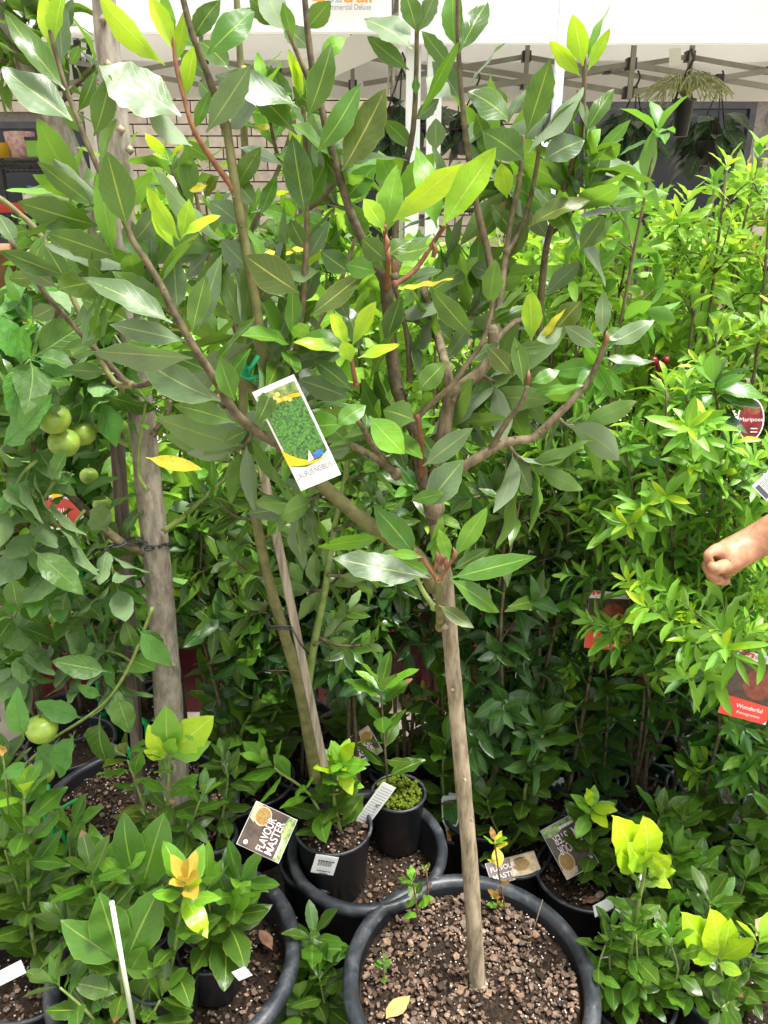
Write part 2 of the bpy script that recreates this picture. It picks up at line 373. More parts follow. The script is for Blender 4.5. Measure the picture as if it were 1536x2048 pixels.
def frame(axis, normal, L, W):
    """matrix of a leaf: axis = base-to-tip, normal = upper side"""
    y = Vector(axis).normalized(); z = Vector(normal); z = z - y * z.dot(y)
    if z.length < 1e-4: z = y.orthogonal()
    z.normalize(); x = y.cross(z)
    return np.array([[x[0] * W, y[0] * L, z[0] * L], [x[1] * W, y[1] * L, z[1] * L], [x[2] * W, y[2] * L, z[2] * L]])

class Plant:
    def __init__(s, name, base, label, cat, group=None, seed=0):
        s.root = empty(name, base, label, cat, group); s.base = Vector(base); s.lv = []; s.r = random.Random(seed + 7)
        s.tw = MB(); s.twm = stem_green
    def leaf(s, p, axis, normal, L, shape, mat, wf=1.0):
        s.lv.append((tuple(p), frame(axis, normal, L, L * wf), L, shape, s.r.randrange(9), mat))
    def part_tube(s, name, pts, rr, mat, n=8, knob=.05, label=None):
        m = MB(); m.tube(pts, rr, n, 0, True, knob, s.r); return m.build(name, mat, s.root, None, label)
    def whorl(s, p, d, n, L, shape, mat, spread=.9, wf=1.0, jit=.25, a0=None):
        """n leaves round a shoot tip"""
        d = Vector(d).normalized(); u = d.orthogonal().normalized(); w = d.cross(u); a0 = s.r.uniform(0, 6.28) if a0 is None else a0
        for k in range(n):
            a = a0 + k * 2.4; sp = spread * (1 - .55 * k / max(n, 1)) * s.r.uniform(.8, 1.2)
            rdl = u * math.cos(a) + w * math.sin(a)
            ax = d * math.cos(sp) + rdl * math.sin(sp) + Vector((s.r.uniform(-jit, jit), s.r.uniform(-jit, jit), s.r.uniform(-jit, jit))) * .6
            nr = d * math.sin(sp) - rdl * math.cos(sp)
            m = mat if isinstance(mat, str) else s.r.choice(mat)
            s.leaf(Vector(p) + d * (.004 * k), ax, nr, L * s.r.uniform(.75, 1.1) * (1 - .25 * k / max(n, 1)), shape, m, wf)
    def along(s, pts, n, L, shape, mats, sp=1.0, t0=0.0, t1=1.0, droop=.15, wf=1.0, top=None, topn=5, topL=None, topshape=None, taper=.15):
        """leaves in a spiral along a polyline; mats listed from bottom to top"""
        pts = [Vector(p) for p in pts]; seg = [(pts[i + 1] - pts[i]).length for i in range(len(pts) - 1)]; tot = sum(seg)
        a = s.r.uniform(0, 6.28)
        for k in range(n):
            t = (t0 + (t1 - t0) * (k + s.r.uniform(-.3, .3)) / max(1, n - 1)); q = min(max(t, 0), .999) * tot; i = 0
            while q > seg[i]: q -= seg[i]; i += 1
            d = (pts[i + 1] - pts[i]).normalized(); p = pts[i] + d * q
            u = d.orthogonal().normalized(); w = d.cross(u); a += 2.4 + s.r.uniform(-.4, .4)
            rdl = u * math.cos(a) + w * math.sin(a); spn = sp * s.r.uniform(.7, 1.25)
            ax = d * math.cos(spn) + rdl * math.sin(spn) + Vector((0, 0, -droop * s.r.uniform(0, 1.6)))
            nr = d * math.sin(spn) - rdl * math.cos(spn) + Vector((0, 0, .35))
            m = mats[min(len(mats) - 1, max(0, int(t * len(mats) + s.r.uniform(-.5, .5))))] if not isinstance(mats, str) else mats
            s.leaf(p + rdl * .002, ax, nr, L * s.r.uniform(.7, 1.15) * (1 - taper * t), shape, m, wf * s.r.uniform(.85, 1.15))
        if top:
            d = (pts[-1] - pts[-2]).normalized()
            s.whorl(pts[-1], d, topn, topL or L * .8, topshape or 'young', top, 1.0)
    def finish(s, cap=300, name='leaf', joined='foliage'):
        if s.tw.v: s.tw.build('twigs', s.twm, s.root, 'stuff')
        sc = []
        for (p, M, L, sh, k, m) in s.lv:
            c = Vector(p) + Vector(M[:, 1]) * .5; dp = depth(c)
            if dp < .15: sc.append(0); continue
            up = (c.z - CAM_Z) * CP + c.y * SP
            x, y = 768 + F * c.x / dp, 1024 - F * up / dp
            px = L * F / dp
            sc.append(px if -60 < x < 1596 and -60 < y < 2108 else 0)
        order = sorted(range(len(s.lv)), key=lambda i: -sc[i]); rest = []
        n = 0
        for i in order:
            p, M, L, sh, k, m = s.lv[i]
            if n < cap and sc[i] >= 10:
                q = Vector(p) - s.base
                link(name, leaf_mesh(sh, k, m), s.root, Matrix(((*M[0], q.x), (*M[1], q.y), (*M[2], q.z), (0, 0, 0, 1)))); n += 1
            else: rest.append(i)
        if rest:
            Vs, Us, Fs, mi, rn = [], [], [], [], []; off = 0; mats = []
            for i in rest:
                p, M, L, sh, k, m = s.lv[i]; V, U, Fc = GEO[sh, k]
                if m not in mats: mats.append(m)
                Vs.append(V @ M.T + (np.array(p) - np.array(s.base))); Us.append(U[Fc].reshape(-1, 2)); Fs.append(Fc + off); off += len(V)
                mi.append(np.full(len(Fc), mats.index(m))); rn.append(np.full(len(V), s.r.random()))
            V = np.concatenate(Vs); Fc = np.concatenate(Fs)
            me = bpy.data.meshes.new(joined); me.vertices.add(len(V)); me.vertices.foreach_set('co', V.ravel())
            me.loops.add(Fc.size); me.loops.foreach_set('vertex_index', Fc.ravel().astype(np.int32))
            me.polygons.add(len(Fc)); me.polygons.foreach_set('loop_start', np.arange(0, Fc.size, 4, dtype=np.int32))
            me.uv_layers.new(name='UVMap').data.foreach_set('uv', np.concatenate(Us).ravel())
            a_ = me.attributes.new('rnd', 'FLOAT', 'POINT'); a_.data.foreach_set('value', np.concatenate(rn).astype(np.float32))
            for m in mats: me.materials.append(LM[m])
            me.polygons.foreach_set('material_index', np.concatenate(mi).astype(np.int32)); me.polygons.foreach_set('use_smooth', [True] * len(Fc))
            me.update(calc_edges=True); me.validate()
            link(joined, me, s.root, None, 'stuff')

# ------------------------------------------------------------------ pots and soil
def pot_profile(r, h, rim, wall=.004):
    rb = r * .80
    return [(0.001, .004), (rb * .96, .004), (rb, .01), (r - rim * .75, h - rim * 1.6), (r - rim * .3, h - rim * 1.25), (r, h - rim), (r + rim * .06, h - rim * .5), (r - rim * .12, h - rim * .08), (r - rim * .5, h),
            (r - rim * .9, h - rim * .12), (r - rim * 1.02, h - rim * .5), (r - rim * 1.1, h - rim * 1.5), (rb - wall, .03), (0.001, .03)]
POTM = {}
def add_pot(root, c, r, h, mat=None, rim=.010, name='pot', soil_d=.03, chips=40, seed=0, n=48, chip_parts=False, sr=None, soilmat=None):
    """pot (> rim look), soil and a scatter of bark as parts of root; c = centre on the ground"""
    mat = mat or plastic_black
    m = MB(); P = pot_profile(r, h, rim); cut = 4
    m.lathe(c, P[:cut + 1], n, 0); m.lathe(c, P[cut:11], n, 1); m.lathe(c, P[10:], n, 0)
    m.build(name, [mat, plastic_rim if mat is plastic_black else mat], root)
    g = random.Random(seed + 31); zs = c[2] + h - soil_d; R0 = r - rim * 1.1 - .001
    s = MB(); vv = [(c[0], c[1], zs + .004)]; ff = []; rings, na = 9, 40
    for i in range(1, rings + 1):
        for k in range(na):
            a = 2 * math.pi * k / na; rr = R0 * i / rings
            vv.append((c[0] + rr * math.cos(a), c[1] + rr * math.sin(a), zs + g.uniform(-.004, .005) - .004 * (i / rings) ** 2))
    ff += [(0, 1 + k, 1 + (k + 1) % na) for k in range(na)]
    for i in range(rings - 1):
        for k in range(na):
            a_, b_ = 1 + i * na + k, 1 + i * na + (k + 1) % na
            ff.append((a_, a_ + na, b_ + na, b_))
    s.raw(vv, ff); so = s.build('potting_mix', soilmat or soil, root)
    if chips:
        cm = MB(); pm = MB()
        for i in range(chips):
            a, q = g.uniform(0, 6.283), math.sqrt(g.random()) * (R0 - .008)
            chip_geo(cm, (c[0] + q * math.cos(a), c[1] + q * math.sin(a), zs + g.uniform(.001, .008)), g.uniform(.003, .009), g)
        for i in range(chips // 4):
            a, q = g.uniform(0, 6.283), math.sqrt(g.random()) * (R0 - .008)
            ball(pm, (c[0] + q * math.cos(a), c[1] + q * math.sin(a), zs + g.uniform(.003, .008)), g.uniform(.0015, .003))
        o = cm.build('bark_mulch', chip_m, root, 'stuff'); rnd_attr(o, 10, g)
        if pm.v: pm.build('perlite', perlite, root, 'stuff')
    return zs
def rnd_attr(o, per, g):
    a = o.data.attributes.new('rnd', 'FLOAT', 'POINT'); nv = len(o.data.vertices)
    v = np.repeat([g.random() for _ in range(nv // per + 1)], per)[:nv]; a.data.foreach_set('value', v.astype(np.float32))
def chip_shape(g, s):
    vv = []
    k5 = [g.uniform(.6, 1.15) for _ in range(5)]; e = g.uniform(.35, .95)
    for zz in (-.12, .12):
        for k in range(5):
            a = 2 * math.pi * k / 5; q = k5[k] * (1 if zz < 0 else .88)
            vv.append(Vector((s * q * math.cos(a), s * q * e * math.sin(a), s * zz * g.uniform(.7, 1.5))))
    return vv
CHF = [(4, 3, 2, 1, 0), (5, 6, 7, 8, 9)] + [(k, (k + 1) % 5, 5 + (k + 1) % 5, 5 + k) for k in range(5)]
def rot_rand(g, tilt):
    return Matrix.Rotation(g.uniform(0, 6.28), 3, 'Z') @ Matrix.Rotation(g.gauss(0, tilt), 3, 'X') @ Matrix.Rotation(g.uniform(0, 6.28), 3, 'Z')
def chip_geo(mb, c, s, g):
    M = rot_rand(g, .45)
    mb.raw([M @ v + Vector(c) for v in chip_shape(g, s)], CHF, 0, False)
def ball(mb, c, r):
    c = Vector(c); P = [Vector(v) * r for v in ((1, 0, 0), (0, 1, 0), (-1, 0, 0), (0, -1, 0), (0, 0, 1), (0, 0, -1))]
    mb.raw([c + p for p in P], [(0, 1, 4), (1, 2, 4), (2, 3, 4), (3, 0, 4), (1, 0, 5), (2, 1, 5), (3, 2, 5), (0, 3, 5)])
def smooth_path(pts, k=4):
    """Catmull-Rom through the points"""
    P = [Vector(p) for p in pts]; out = []
    for i in range(len(P) - 1):
        a, b, c, d = P[max(i - 1, 0)], P[i], P[i + 1], P[min(i + 2, len(P) - 1)]
        for j in range(k):
            t = j / k
            out.append(.5 * ((2 * b) + (c - a) * t + (2 * a - 5 * b + 4 * c - d) * t * t + (3 * b - a - 3 * c + d) * t ** 3))
    out.append(P[-1]); return out
def pathpx(lst, Y=None, k=4):
    """[(px,py[,Y])...] -> smoothed world path"""
    return smooth_path([at(q[0], q[1], q[2] if len(q) > 2 else Y) for q in lst], k)
def lerp_r(n, a, b): return [a + (b - a) * i / (n - 1) for i in range(n)]

# ------------------------------------------------------------------ flat printed cards
class Card:
    """a thin printed card: local x/y in metres from its lower-left corner, built in world space with a gentle bend"""
    def __init__(s, name, o, ex, ey, label, group=None, bend=0.0, cat='plant tag', root=None):
        s.o, s.ex, s.ey = Vector(o), Vector(ex), Vector(ey); s.w, s.h = s.ex.length, s.ey.length
        s.x = s.ex.normalized(); s.y = (s.ey - s.x * s.ey.dot(s.x)).normalized(); s.h = s.ey.dot(s.y); s.z = s.x.cross(s.y); s.bend = bend; s.n = 0
        s.root = root or empty(name, s.o, label, cat, group); s.ro = wloc(s.root)
    def P(s, x, y, z=0.0): return s.o + s.x * x + s.y * y + s.z * (z + s.bend * ((y / s.h - .5) ** 2 - .25))
    def base(s, outline=None, mat=None, t=.0008, name='card'):
        m = MB(); ol = outline or [(0, 0), (s.w, 0), (s.w, s.h), (0, s.h)]
        # split in strips so that the bend shows
        if outline is None:
            k = 8
            for i in range(k + 1):
                y = s.h * i / k; m.v += [tuple(s.P(0, y)), tuple(s.P(s.w, y)), tuple(s.P(s.w, y, -t)), tuple(s.P(0, y, -t))]
            for i in range(k):
                b = 4 * i
                for a, c in ((0, 1), (1, 2), (2, 3), (3, 0)): m.f.append((b + a, b + c, b + 4 + c, b + 4 + a)); m.m.append(0); m.sm.append(False)
            m.f += [(3, 2, 1, 0), tuple(4 * k + j for j in range(4))]; m.m += [0, 0]; m.sm += [False, False]
        else:
            n = len(ol); m.raw([s.P(x, y) for x, y in ol] + [s.P(x, y, -t) for x, y in ol],
                               [tuple(range(n)), tuple(range(2 * n - 1, n - 1, -1))] + [(k, k + n, (k + 1) % n + n, (k + 1) % n) for k in range(n)], 0, False)
        return m.build(name, mat or white_card, s.root)
    def patch(s, pts, mat, name='print', lift=None):
        s.n += 1; m = MB(); z = lift or .0004 * s.n
        m.raw([s.P(x * s.w, y * s.h, z) for x, y in pts], [tuple(range(len(pts)))], 0, False)
        return m.build(name, mat, s.root)
    def strip(s, lo, hi, mat, name='print'):
        """area between two lists of (x,y) points"""
        s.n += 1; m = MB(); k = len(lo); z = .0004 * s.n
        m.raw([s.P(x * s.w, y * s.h, z) for x, y in lo + hi], [(i, i + 1, k + i + 1, k + i) for i in range(k - 1)], 0, False)
        return m.build(name, mat, s.root)
    def text(s, st, x, y, size, mat, ang=0.0, width=None, bold=0.0, align='LEFT', name='lettering'):
        s.n += 1; c = bpy.data.curves.new('t', 'FONT'); c.body = st; c.size = 1; c.align_x = align; c.offset = bold
        ob = bpy.data.objects.new('t', c); me = bpy.data.meshes.new_from_object(ob)
        bpy.data.objects.remove(ob); bpy.data.curves.remove(c)
        co = np.array([v.co[:] for v in me.vertices]) if len(me.vertices) else np.zeros((0, 3))
        wd = (co[:, 0].max() - co[:, 0].min()) if len(co) else 1
        sx = (width * s.w / wd) if width else size * s.h; sy = size * s.h
        for v, q in zip(me.vertices, co):
            a, b = q[0] * sx, q[1] * sy
            v.co = s.P(x * s.w + a * math.cos(ang) - b * math.sin(ang), y * s.h + a * math.sin(ang) + b * math.cos(ang), .0004 * s.n) - s.ro
        me.name = name; me.materials.append(mat); return link(name, me, s.root)
def lines(C, x0, x1, y0, y1, n, mat=None, th=.3):
    C.n += 1; m = MB(); g_ = random.Random(n); d = (y1 - y0) / n
    for i in range(n):
        x = x0
        while x < x1 - .02:
            e = min(x1, x + g_.uniform(.06, .16) * (x1 - x0) * 1.6); y = y0 + d * i
            m.raw([C.P(a * C.w, b * C.h, .0004 * C.n) for a, b in ((x, y), (e, y), (e, y + d * th), (x, y + d * th))], [(0, 1, 2, 3)], 0, False); x = e + .02 * (x1 - x0) * 1.6
    return m.build('small_print', mat or ink_lt, C.root, 'stuff')
def disc_pts(cx, cy, rx, ry, n=20): return [(cx + rx * math.cos(2 * math.pi * k / n), cy + ry * math.sin(2 * math.pi * k / n)) for k in range(n)]

# ------------------------------------------------------------------ SETTING: ground, wall, gazebos
m = MB(); m.raw([(-30, -30, 0), (30, -30, 0), (30, 30, 0), (-30, 30, 0)], [(0, 1, 2, 3)], 0, False)
tag(m.build('ground', concrete), kind='structure')
m = MB(); m.raw([(-2.6, .25, .004), (2.6, .25, .004), (2.6, 2.02, .004), (-2.6, 2.02, .004)], [(0, 1, 2, 3)], 0, False)
tag(m.build('weed_mat', weedmat), kind='structure')

WY = 7.0
wall = empty('brick_wall', (0, WY, 0), 'cream brick wall with dark openings behind the gazebos', 'wall')
m = MB(); m.box((0, WY + .12, 1.6), (14, .10, 3.2)); m.build('mortar_backing', mortar, wall)
def X_at(px, py, Y): return at(px, py, Y).x
wins = [(X_at(1085, 300, WY), X_at(1502, 300, WY), 1.05, at(1300, 203, WY).z, 'window'), (X_at(-420, 300, WY), X_at(190, 300, WY), .02, at(60, 243, WY).z, 'roller_door'),
        (X_at(640, 300, WY), X_at(800, 300, WY), .02, 2.1, 'door')]
for x0, x1, z0, z1, nm in wins:
    m = MB(); m.box(((x0 + x1) / 2, WY + .055, (z0 + z1) / 2), (x1 - x0, .03, z1 - z0)); w_ = m.build(nm, glass_dk, wall)
    m = MB(); t = .05
    for a in ((x0 + t / 2, (z0 + z1) / 2, t, z1 - z0), (x1 - t / 2, (z0 + z1) / 2, t, z1 - z0), ((x0 + x1) / 2, z1 - t / 2, x1 - x0 - 2 * t, t), ((x0 + x1) / 2, z0 + t / 2, x1 - x0 - 2 * t, t), ((x0 + x1) / 2, (z0 + z1) / 2, t * .8, z1 - z0 - 2 * t)):
        m.box((a[0], WY + .03, a[1]), (a[2], .05, a[3]))
    m.build('frame', frame_dk, w_)
bm_ = MB(); bm_.box((0, 0, 0), (.23, .09, .076)); bme = bm_.mesh('brick', brick_m)
cand = []
for row in range(36):
    z = .045 + row * .086
    for c in range(-28, 29):
        x = c * .24 + (.12 if row % 2 else 0)
        if any(x + .115 > a - .0 and x - .115 < b and z + .04 > zz0 and z - .04 < zz1 for a, b, zz0, zz1, _ in wins): continue
        dp = depth((x, WY, z)); px = 768 + F * x / dp
        vis = (-30 < px < 1566) and 1.75 < z < 2.75
        cand.append((0 if vis else 1, R.random(), x, z))
cand.sort(); rest = MB()
for i, (v, _, x, z) in enumerate(cand):
    y = WY + .045 + R.uniform(-.003, .003)
    if i < 300 and v == 0: link('brick', bme, wall, Matrix.Translation((x, y - WY, z)))
    else: rest.box((x, y, z), (.23, .09, .076))
o = rest.build('brickwork', brick_m, wall, 'stuff'); rnd_attr(o, 8, R)

def gazebo(x0, x1, y0, y1, zn, zf, ze, apex, label, legs, left=False):
    g = empty('gazebo', ((x0 + x1) / 2, (y0 + y1) / 2, 0), label, 'gazebo')
    t = .004
    def sheet(q, name, mat, k=8, sag=0.0):
        a, b, c, d = (Vector(v) for v in q); m = MB(); vv = []
        n_ = (b - a).cross(d - a).normalized()
        for i in range(k + 1):
            for j in range(k + 1):
                p = (a.lerp(b, i / k)).lerp(d.lerp(c, i / k), j / k)
                p = p + n_ * (sag * math.sin(math.pi * i / k) * math.sin(math.pi * j / k) + .0035 * math.sin(13 * i / k + .12 * j) + .002 * math.sin(31 * i / k - .2 * j))
                vv.append(p)
        vv2 = [p - n_ * t for p in vv]; N = len(vv)
        ff = [(i * (k + 1) + j, (i + 1) * (k + 1) + j, (i + 1) * (k + 1) + j + 1, i * (k + 1) + j + 1) for i in range(k) for j in range(k)]
        m.raw(vv, ff); m.raw(vv2, [f[::-1] for f in ff]); return m.build(name, mat, g)
    ap = ((x0 + x1) / 2, (y0 + y1) / 2, apex)
    c4 = [(x0, y0), (x1, y0), (x1, y1), (x0, y1)]
    for k in range(4):
        a, b = c4[k], c4[(k + 1) % 4]; zb = (zn, (zn + zf) / 2, zf, (zn + zf) / 2)[k]
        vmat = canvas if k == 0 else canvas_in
        sheet(((*a, zb), (*b, zb), (*b, ze), (*a, ze)), 'valance', vmat, 22, .01)
        if k == 0:
            m = MB(); m.bar((a[0], a[1] - .016, zb + .012), (b[0], b[1] - .016, zb + .012), .003, .02); m.build('hem', vmat, g)
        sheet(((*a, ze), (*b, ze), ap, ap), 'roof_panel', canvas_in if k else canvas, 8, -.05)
    for lx, ly in legs:
        m = MB(); m.box((lx, ly, ze / 2), (.042, .042, ze - .004)); m.box((lx, ly, .008), (.1, .1, .012)); m.build('leg', white_metal, g)
    # scissor trusses under the far and the near eave and along both sides
    def truss(p0, p1, n, zlo, zhi):
        p0, p1 = Vector(p0), Vector(p1)
        for i in range(n):
            a, b = p0.lerp(p1, i / n), p0.lerp(p1, (i + 1) / n)
            off = Vector((0, .012, 0))
            for s_, (za, zb) in enumerate(((zlo, zhi), (zhi, zlo))):
                m = MB(); m.bar(Vector((a.x, a.y, za)) + off * s_, Vector((b.x, b.y, zb)) + off * s_, .012, .024); m.build('truss_bar', grey_metal, g)
            m = MB(); c = a.lerp(b, .5); m.box((c.x, c.y + .006, (zlo + zhi) / 2), (.035, .045, .035)); m.build('joint', joint_m, g)
            for zz_ in (zhi, zlo):
                m = MB(); m.box((b.x, b.y + .006, zz_), (.045, .05, .05)); m.build('joint', joint_m, g)
            m = MB(); m.bar((b.x, b.y - .02, zlo - .03), (b.x, b.y - .02, zhi + .12), .022, .022); m.build('truss_post', grey_metal, g)
    return g, truss
ya, yb = 2.5, 4.9
zfar = at(1300, 203, yb).z; ztn = at(1300, 168, 4.7).z; ztp = at(1300, 113, 4.7).z
xm = X_at(790, 85, ya)
gA, trA = gazebo(xm + .01, xm + 3.0, ya, yb, at(1150, 90, ya).z, zfar, zfar + .20, 3.15, 'white canopy gazebo with grey scissor frame on the right, beside the steel pole',
                 [(X_at(868, 200, ya + .05), ya + .05), (xm + 2.95, ya + .05), (xm + 2.95, yb - .05), (xm + .06, yb - .05)])
xs = X_at(1053, 112, 4.7); step = X_at(1380, 112, 4.7) - xs
trA((xs - step, 4.7, 0), (xs + 3 * step, 4.7, 0), 4, ztn, ztp)
trA((xs - .5 * step, 4.25, 0), (xs + 2.5 * step, 4.25, 0), 3, at(1300, 185, 4.25).z, at(1300, 128, 4.25).z)
gB, trB = gazebo(xm - 3.0, xm - .01, ya, yb + .1, at(600, 68, ya).z, zfar + .03, zfar + .22, 3.15, 'white canopy gazebo with printed front valance on the left',
                 [(X_at(826, 200, ya + .06), ya + .06), (xm - 2.95, ya + .05), (X_at(168, 150, yb), yb)])
trB((xm - 2.6, 4.75, 0), (xm - .2, 4.75, 0), 3, ztn, ztp)
m = MB(); a, b = at(805, 92, 2.56), at(585, 190, 4.3); m.raw([a, b, b + Vector((0, 0, .13)), a + Vector((0, 0, .09))], [(0, 1, 2, 3)]); m.raw([v + Vector((0, .006, 0)) for v in (a, b, b + Vector((0, 0, .13)), a + Vector((0, 0, .09)))], [(3, 2, 1, 0)]); m.build('flap', canvas, gB)
for q, h in (((168, 90), .4),):                                   # sliding bracket on the far leg
    c = at(q[0], q[1] + 60, yb - .06); m = MB(); m.box(c, (.09, .09, .10)); m.bar(c + Vector((.03, 0, .04)), c + Vector((.10, 0, .42)), .02, .025); m.bar(c + Vector((-.03, 0, .04)), c + Vector((.02, 0, .45)), .03, .03); m.build('bracket', joint_m, gB)
# print on the front valance
vz = Vector((0, -.03, 0))
vo = at(600, 66, ya) + vz; vx = at(800, 66, ya) + vz - vo; vcard = Card('print', vo, vx, Vector((0, 0, .25)), None, root=gB)
def vp(px, py):
    p = at(px, py, ya); return ((p.x - vo.x) / vcard.w, (p.z - vo.z) / vcard.h)
x_, y_ = vp(654, 10); vcard.text('OZ', x_, y_, .17, surf('grey_print', (.36, .36, .38), (.42, .42, .44), 20), width=(vp(686, 0)[0] - x_), bold=.03)
x_, y_ = vp(687, 10); vcard.text('trail', x_, y_, .17, orange_card, width=(vp(745, 0)[0] - x_), bold=.03)
x_, y_ = vp(648, 25); vcard.text('Commercial Deluxe', x_, y_, .075, surf('grey_print_small', (.25, .25, .27), (.3, .3, .32), 20), width=(vp(742, 0)[0] - x_), bold=.02)
vcard.patch([vp(625, 8), vp(640, -8), vp(653, 4), vp(644, 20), vp(640, 9)], orange_card, 'emblem')

p = at(1107, 300, 2.32); m = MB(); m.tube([(p.x, p.y, 0), (p.x, p.y, 2.6)], .0135, 14); tag(m.build('steel_pole', galv), 'upright galvanised steel pole rising from the shrubs to the canopy', 'pole')

# hanging baskets under the gazebos
def basket(c, r, top, n, L, label, seed, kind='zebra'):
    P = Plant('hanging_basket', c, label, 'hanging plant', 'hanging baskets under the gazebo', seed)
    m = MB(); m.lathe(c, [(.001, -.11), (r * .7, -.11), (r, 0), (r + .006, 0), (r + .006, .01), (r - .006, .01), (r * .7, -.09), (.001, -.02)], 24); m.build('pot', plastic_black, P.root)
    m = MB()
    for k in range(3):
        a = k * 2.09 + .4; m.tube([Vector(c) + Vector((r * math.cos(a), r * math.sin(a), .005)), Vector((c[0], c[1], top - .04))], .004, 5)
    m.tube([Vector((c[0], c[1], top - .05)), Vector((c[0] + .015, c[1], top - .01)), Vector((c[0], c[1], top + .02))], .005, 5); m.build('hanger', joint_m, P.root)
    if kind == 'zebra':
        for k in range(n):
            a = P.r.uniform(0, 6.28); e = P.r.uniform(-.9, .7); d = Vector((math.cos(a) * math.cos(e), math.sin(a) * math.cos(e), math.sin(e)))
            q = Vector(c) + Vector((d.x * r * P.r.uniform(.4, 1.3), d.y * r * P.r.uniform(.4, 1.3), .03 + P.r.uniform(-.1, .1)))
            P.leaf(q, d + Vector((0, 0, -.35)), Vector((-d.x * .3, -d.y * .3 - .4, 1)), L * P.r.uniform(.7, 1.1), 'zebra', 'zebra')
    else:
        tm = MB()
        for k in range(n):
            a = P.r.uniform(0, 6.28); s_ = P.r.uniform(.3, 1)
            q = Vector(c); pts = [q + Vector((0, 0, .01))]
            d = Vector((math.cos(a) * s_, math.sin(a) * s_, 1.5))
            for i in range(6):
                d = d + Vector((P.r.uniform(-.3, .3), P.r.uniform(-.3, .3), -.42)); pts.append(pts[-1] + d.normalized() * L / 5)
            tm.tube(pts, .0022, 4)
        tm.build('trailing_stems', wiry_m, P.root, 'stuff')
    P.finish()
basket(at(803, 260, 4.0), .12, at(795, 115, 4.0).z, 60, .15, 'zebra leaved plant in a hanging pot beside the two white gazebo legs', 1)
basket(at(950, 262, 4.4), .12, at(950, 150, 4.4).z, 60, .15, 'zebra leaved hanging pot against the brick wall, centre of the row', 2)
basket(at(1262, 275, 4.4), .09, at(1262, 150, 4.4).z, 70, .16, 'zebra leaved hanging pot before the left half of the dark window', 3)
basket(at(1425, 285, 4.4), .09, at(1425, 150, 4.4).z, 70, .16, 'zebra leaved hanging pot before the right half of the dark window', 4)
basket(at(1368, 205, 3.1), .036, at(1368, 110, 3.1).z, 90, .17, 'wiry stemmed trailing plant hanging with a white tag above it', 5, 'wire')
c = Card('white_tag', at(1338, 133, 3.05), at(1362, 130, 3.05) - at(1338, 133, 3.05), at(1334, 98, 3.05) - at(1338, 133, 3.05), 'small blank white tag hanging from the gazebo truss'); c.base()

# wire rack and its goods at the far left
SY = 4.0
rk0, rk1 = at(-70, 325, SY), at(97, 325, SY)
rack = empty('wire_rack', ((rk0.x + rk1.x) / 2, SY + .2, 0), 'black wire shelving rack at the far left under the gazebo', 'shelf')
zs3 = [at(50, 322, SY).z, at(50, 432, SY).z, at(50, 560, SY).z]
for x in (rk0.x, rk1.x):
    for y in (SY, SY + .38):
        m = MB(); m.tube([(x, y, 0), (x, y, at(50, 272, SY).z)], .013, 8); m.build('post', joint_m, rack)
for z in zs3:
    m = MB()
    for y in (SY, SY + .38):
        for dz in (0, -.03): m.tube([(rk0.x, y, z + dz), (rk1.x, y, z + dz)], .004, 5)
        k = 14
        for i in range(k): xx = rk0.x + (rk1.x - rk0.x) * i / k; m.tube([(xx, y, z - .03), (xx + (rk1.x - rk0.x) / k / 2, y, z), (xx + (rk1.x - rk0.x) / k, y, z - .03)], .002, 4)
    for i in range(24): xx = rk0.x + (rk1.x - rk0.x) * i / 23; m.tube([(xx, SY, z + .003), (xx, SY + .38, z + .003)], .0025, 4)
    m.build('wire_shelf', joint_m, rack)
def tub(name, px, py, w, h, prof, mat, label, cat, extra=None):
    b = at(px, py, SY + .08); wm = w * pxm(b) / 2; hm = h * pxm(b)
    m = MB(); m.lathe(b + Vector((0, 0, .008)), [(.001, 0)] + [(wm * r, hm * z) for r, z in prof] + [(.001, hm * prof[-1][1])], 20); o = m.build(name, mat); tag(o, label, cat)
    return o, b, wm, hm
for px, lab in ((68, 'white plastic jug with a handle, left of the pair on the wire rack'), (97, 'white plastic jug with a handle, right of the pair on the wire rack')):
    b = at(px, 429, SY + .08); wm, hm = 14 * pxm(b), 46 * pxm(b)
    j = empty('plastic_jug', b + Vector((0, 0, .006)), lab, 'jug', 'white jugs on the wire rack')
    m = MB(); m.lathe(b + Vector((0, 0, .006)), [(.001, 0), (wm, 0), (wm, hm * .62), (wm * .85, hm * .75), (wm * .35, hm * .9), (wm * .33, hm)], 16); m.build('body', white_metal, j)
    m = MB(); m.tube([b + Vector((-wm * .3, -.01, hm * .93)), b + Vector((-wm * .9, -.01, hm * .95)), b + Vector((-wm * .95, -.01, hm * .6))], .006, 6); m.build('handle', white_metal, j)
    m = MB(); m.lathe(b + Vector((0, 0, hm + .007)), [(wm * .4, 0), (wm * .4, hm * .1), (.001, hm * .1)], 12); m.build('cap', print_blue, j)
tub('plastic_tub', 8, 319, 34, 26, [(.8, 0), (1, .9), (1.05, 1)], yellow_pl, 'yellow plastic tub on the top shelf of the wire rack', 'tub')
b = at(46, 319, SY + .1); m = MB(); m.lathe(b + Vector((0, 0, .008)), [(.001, 0), (.052, 0), (.068, .05), (.074, .11), (.066, .112), (.06, .05), (.001, .02)], 12, 0, 1, .7); tag(m.build('floral_planter', floral), 'floral printed planter on the top shelf of the wire rack', 'planter')
b = at(80, 319, SY + .1); bx = empty('goods_box', b + Vector((0, 0, .008)), 'light green box on the top shelf, right end of the wire rack', 'box')
m = MB(); m.box(b + Vector((0, 0, .045)), (.075, .09, .07)); m.build('body', LM['bright'] and surf('light_green_paint', (.2, .5, .06), (.25, .56, .09), 10), bx); m = MB(); m.box(b + Vector((0, 0, .088)), (.082, .097, .014)); m.build('lid', joint_m, bx)
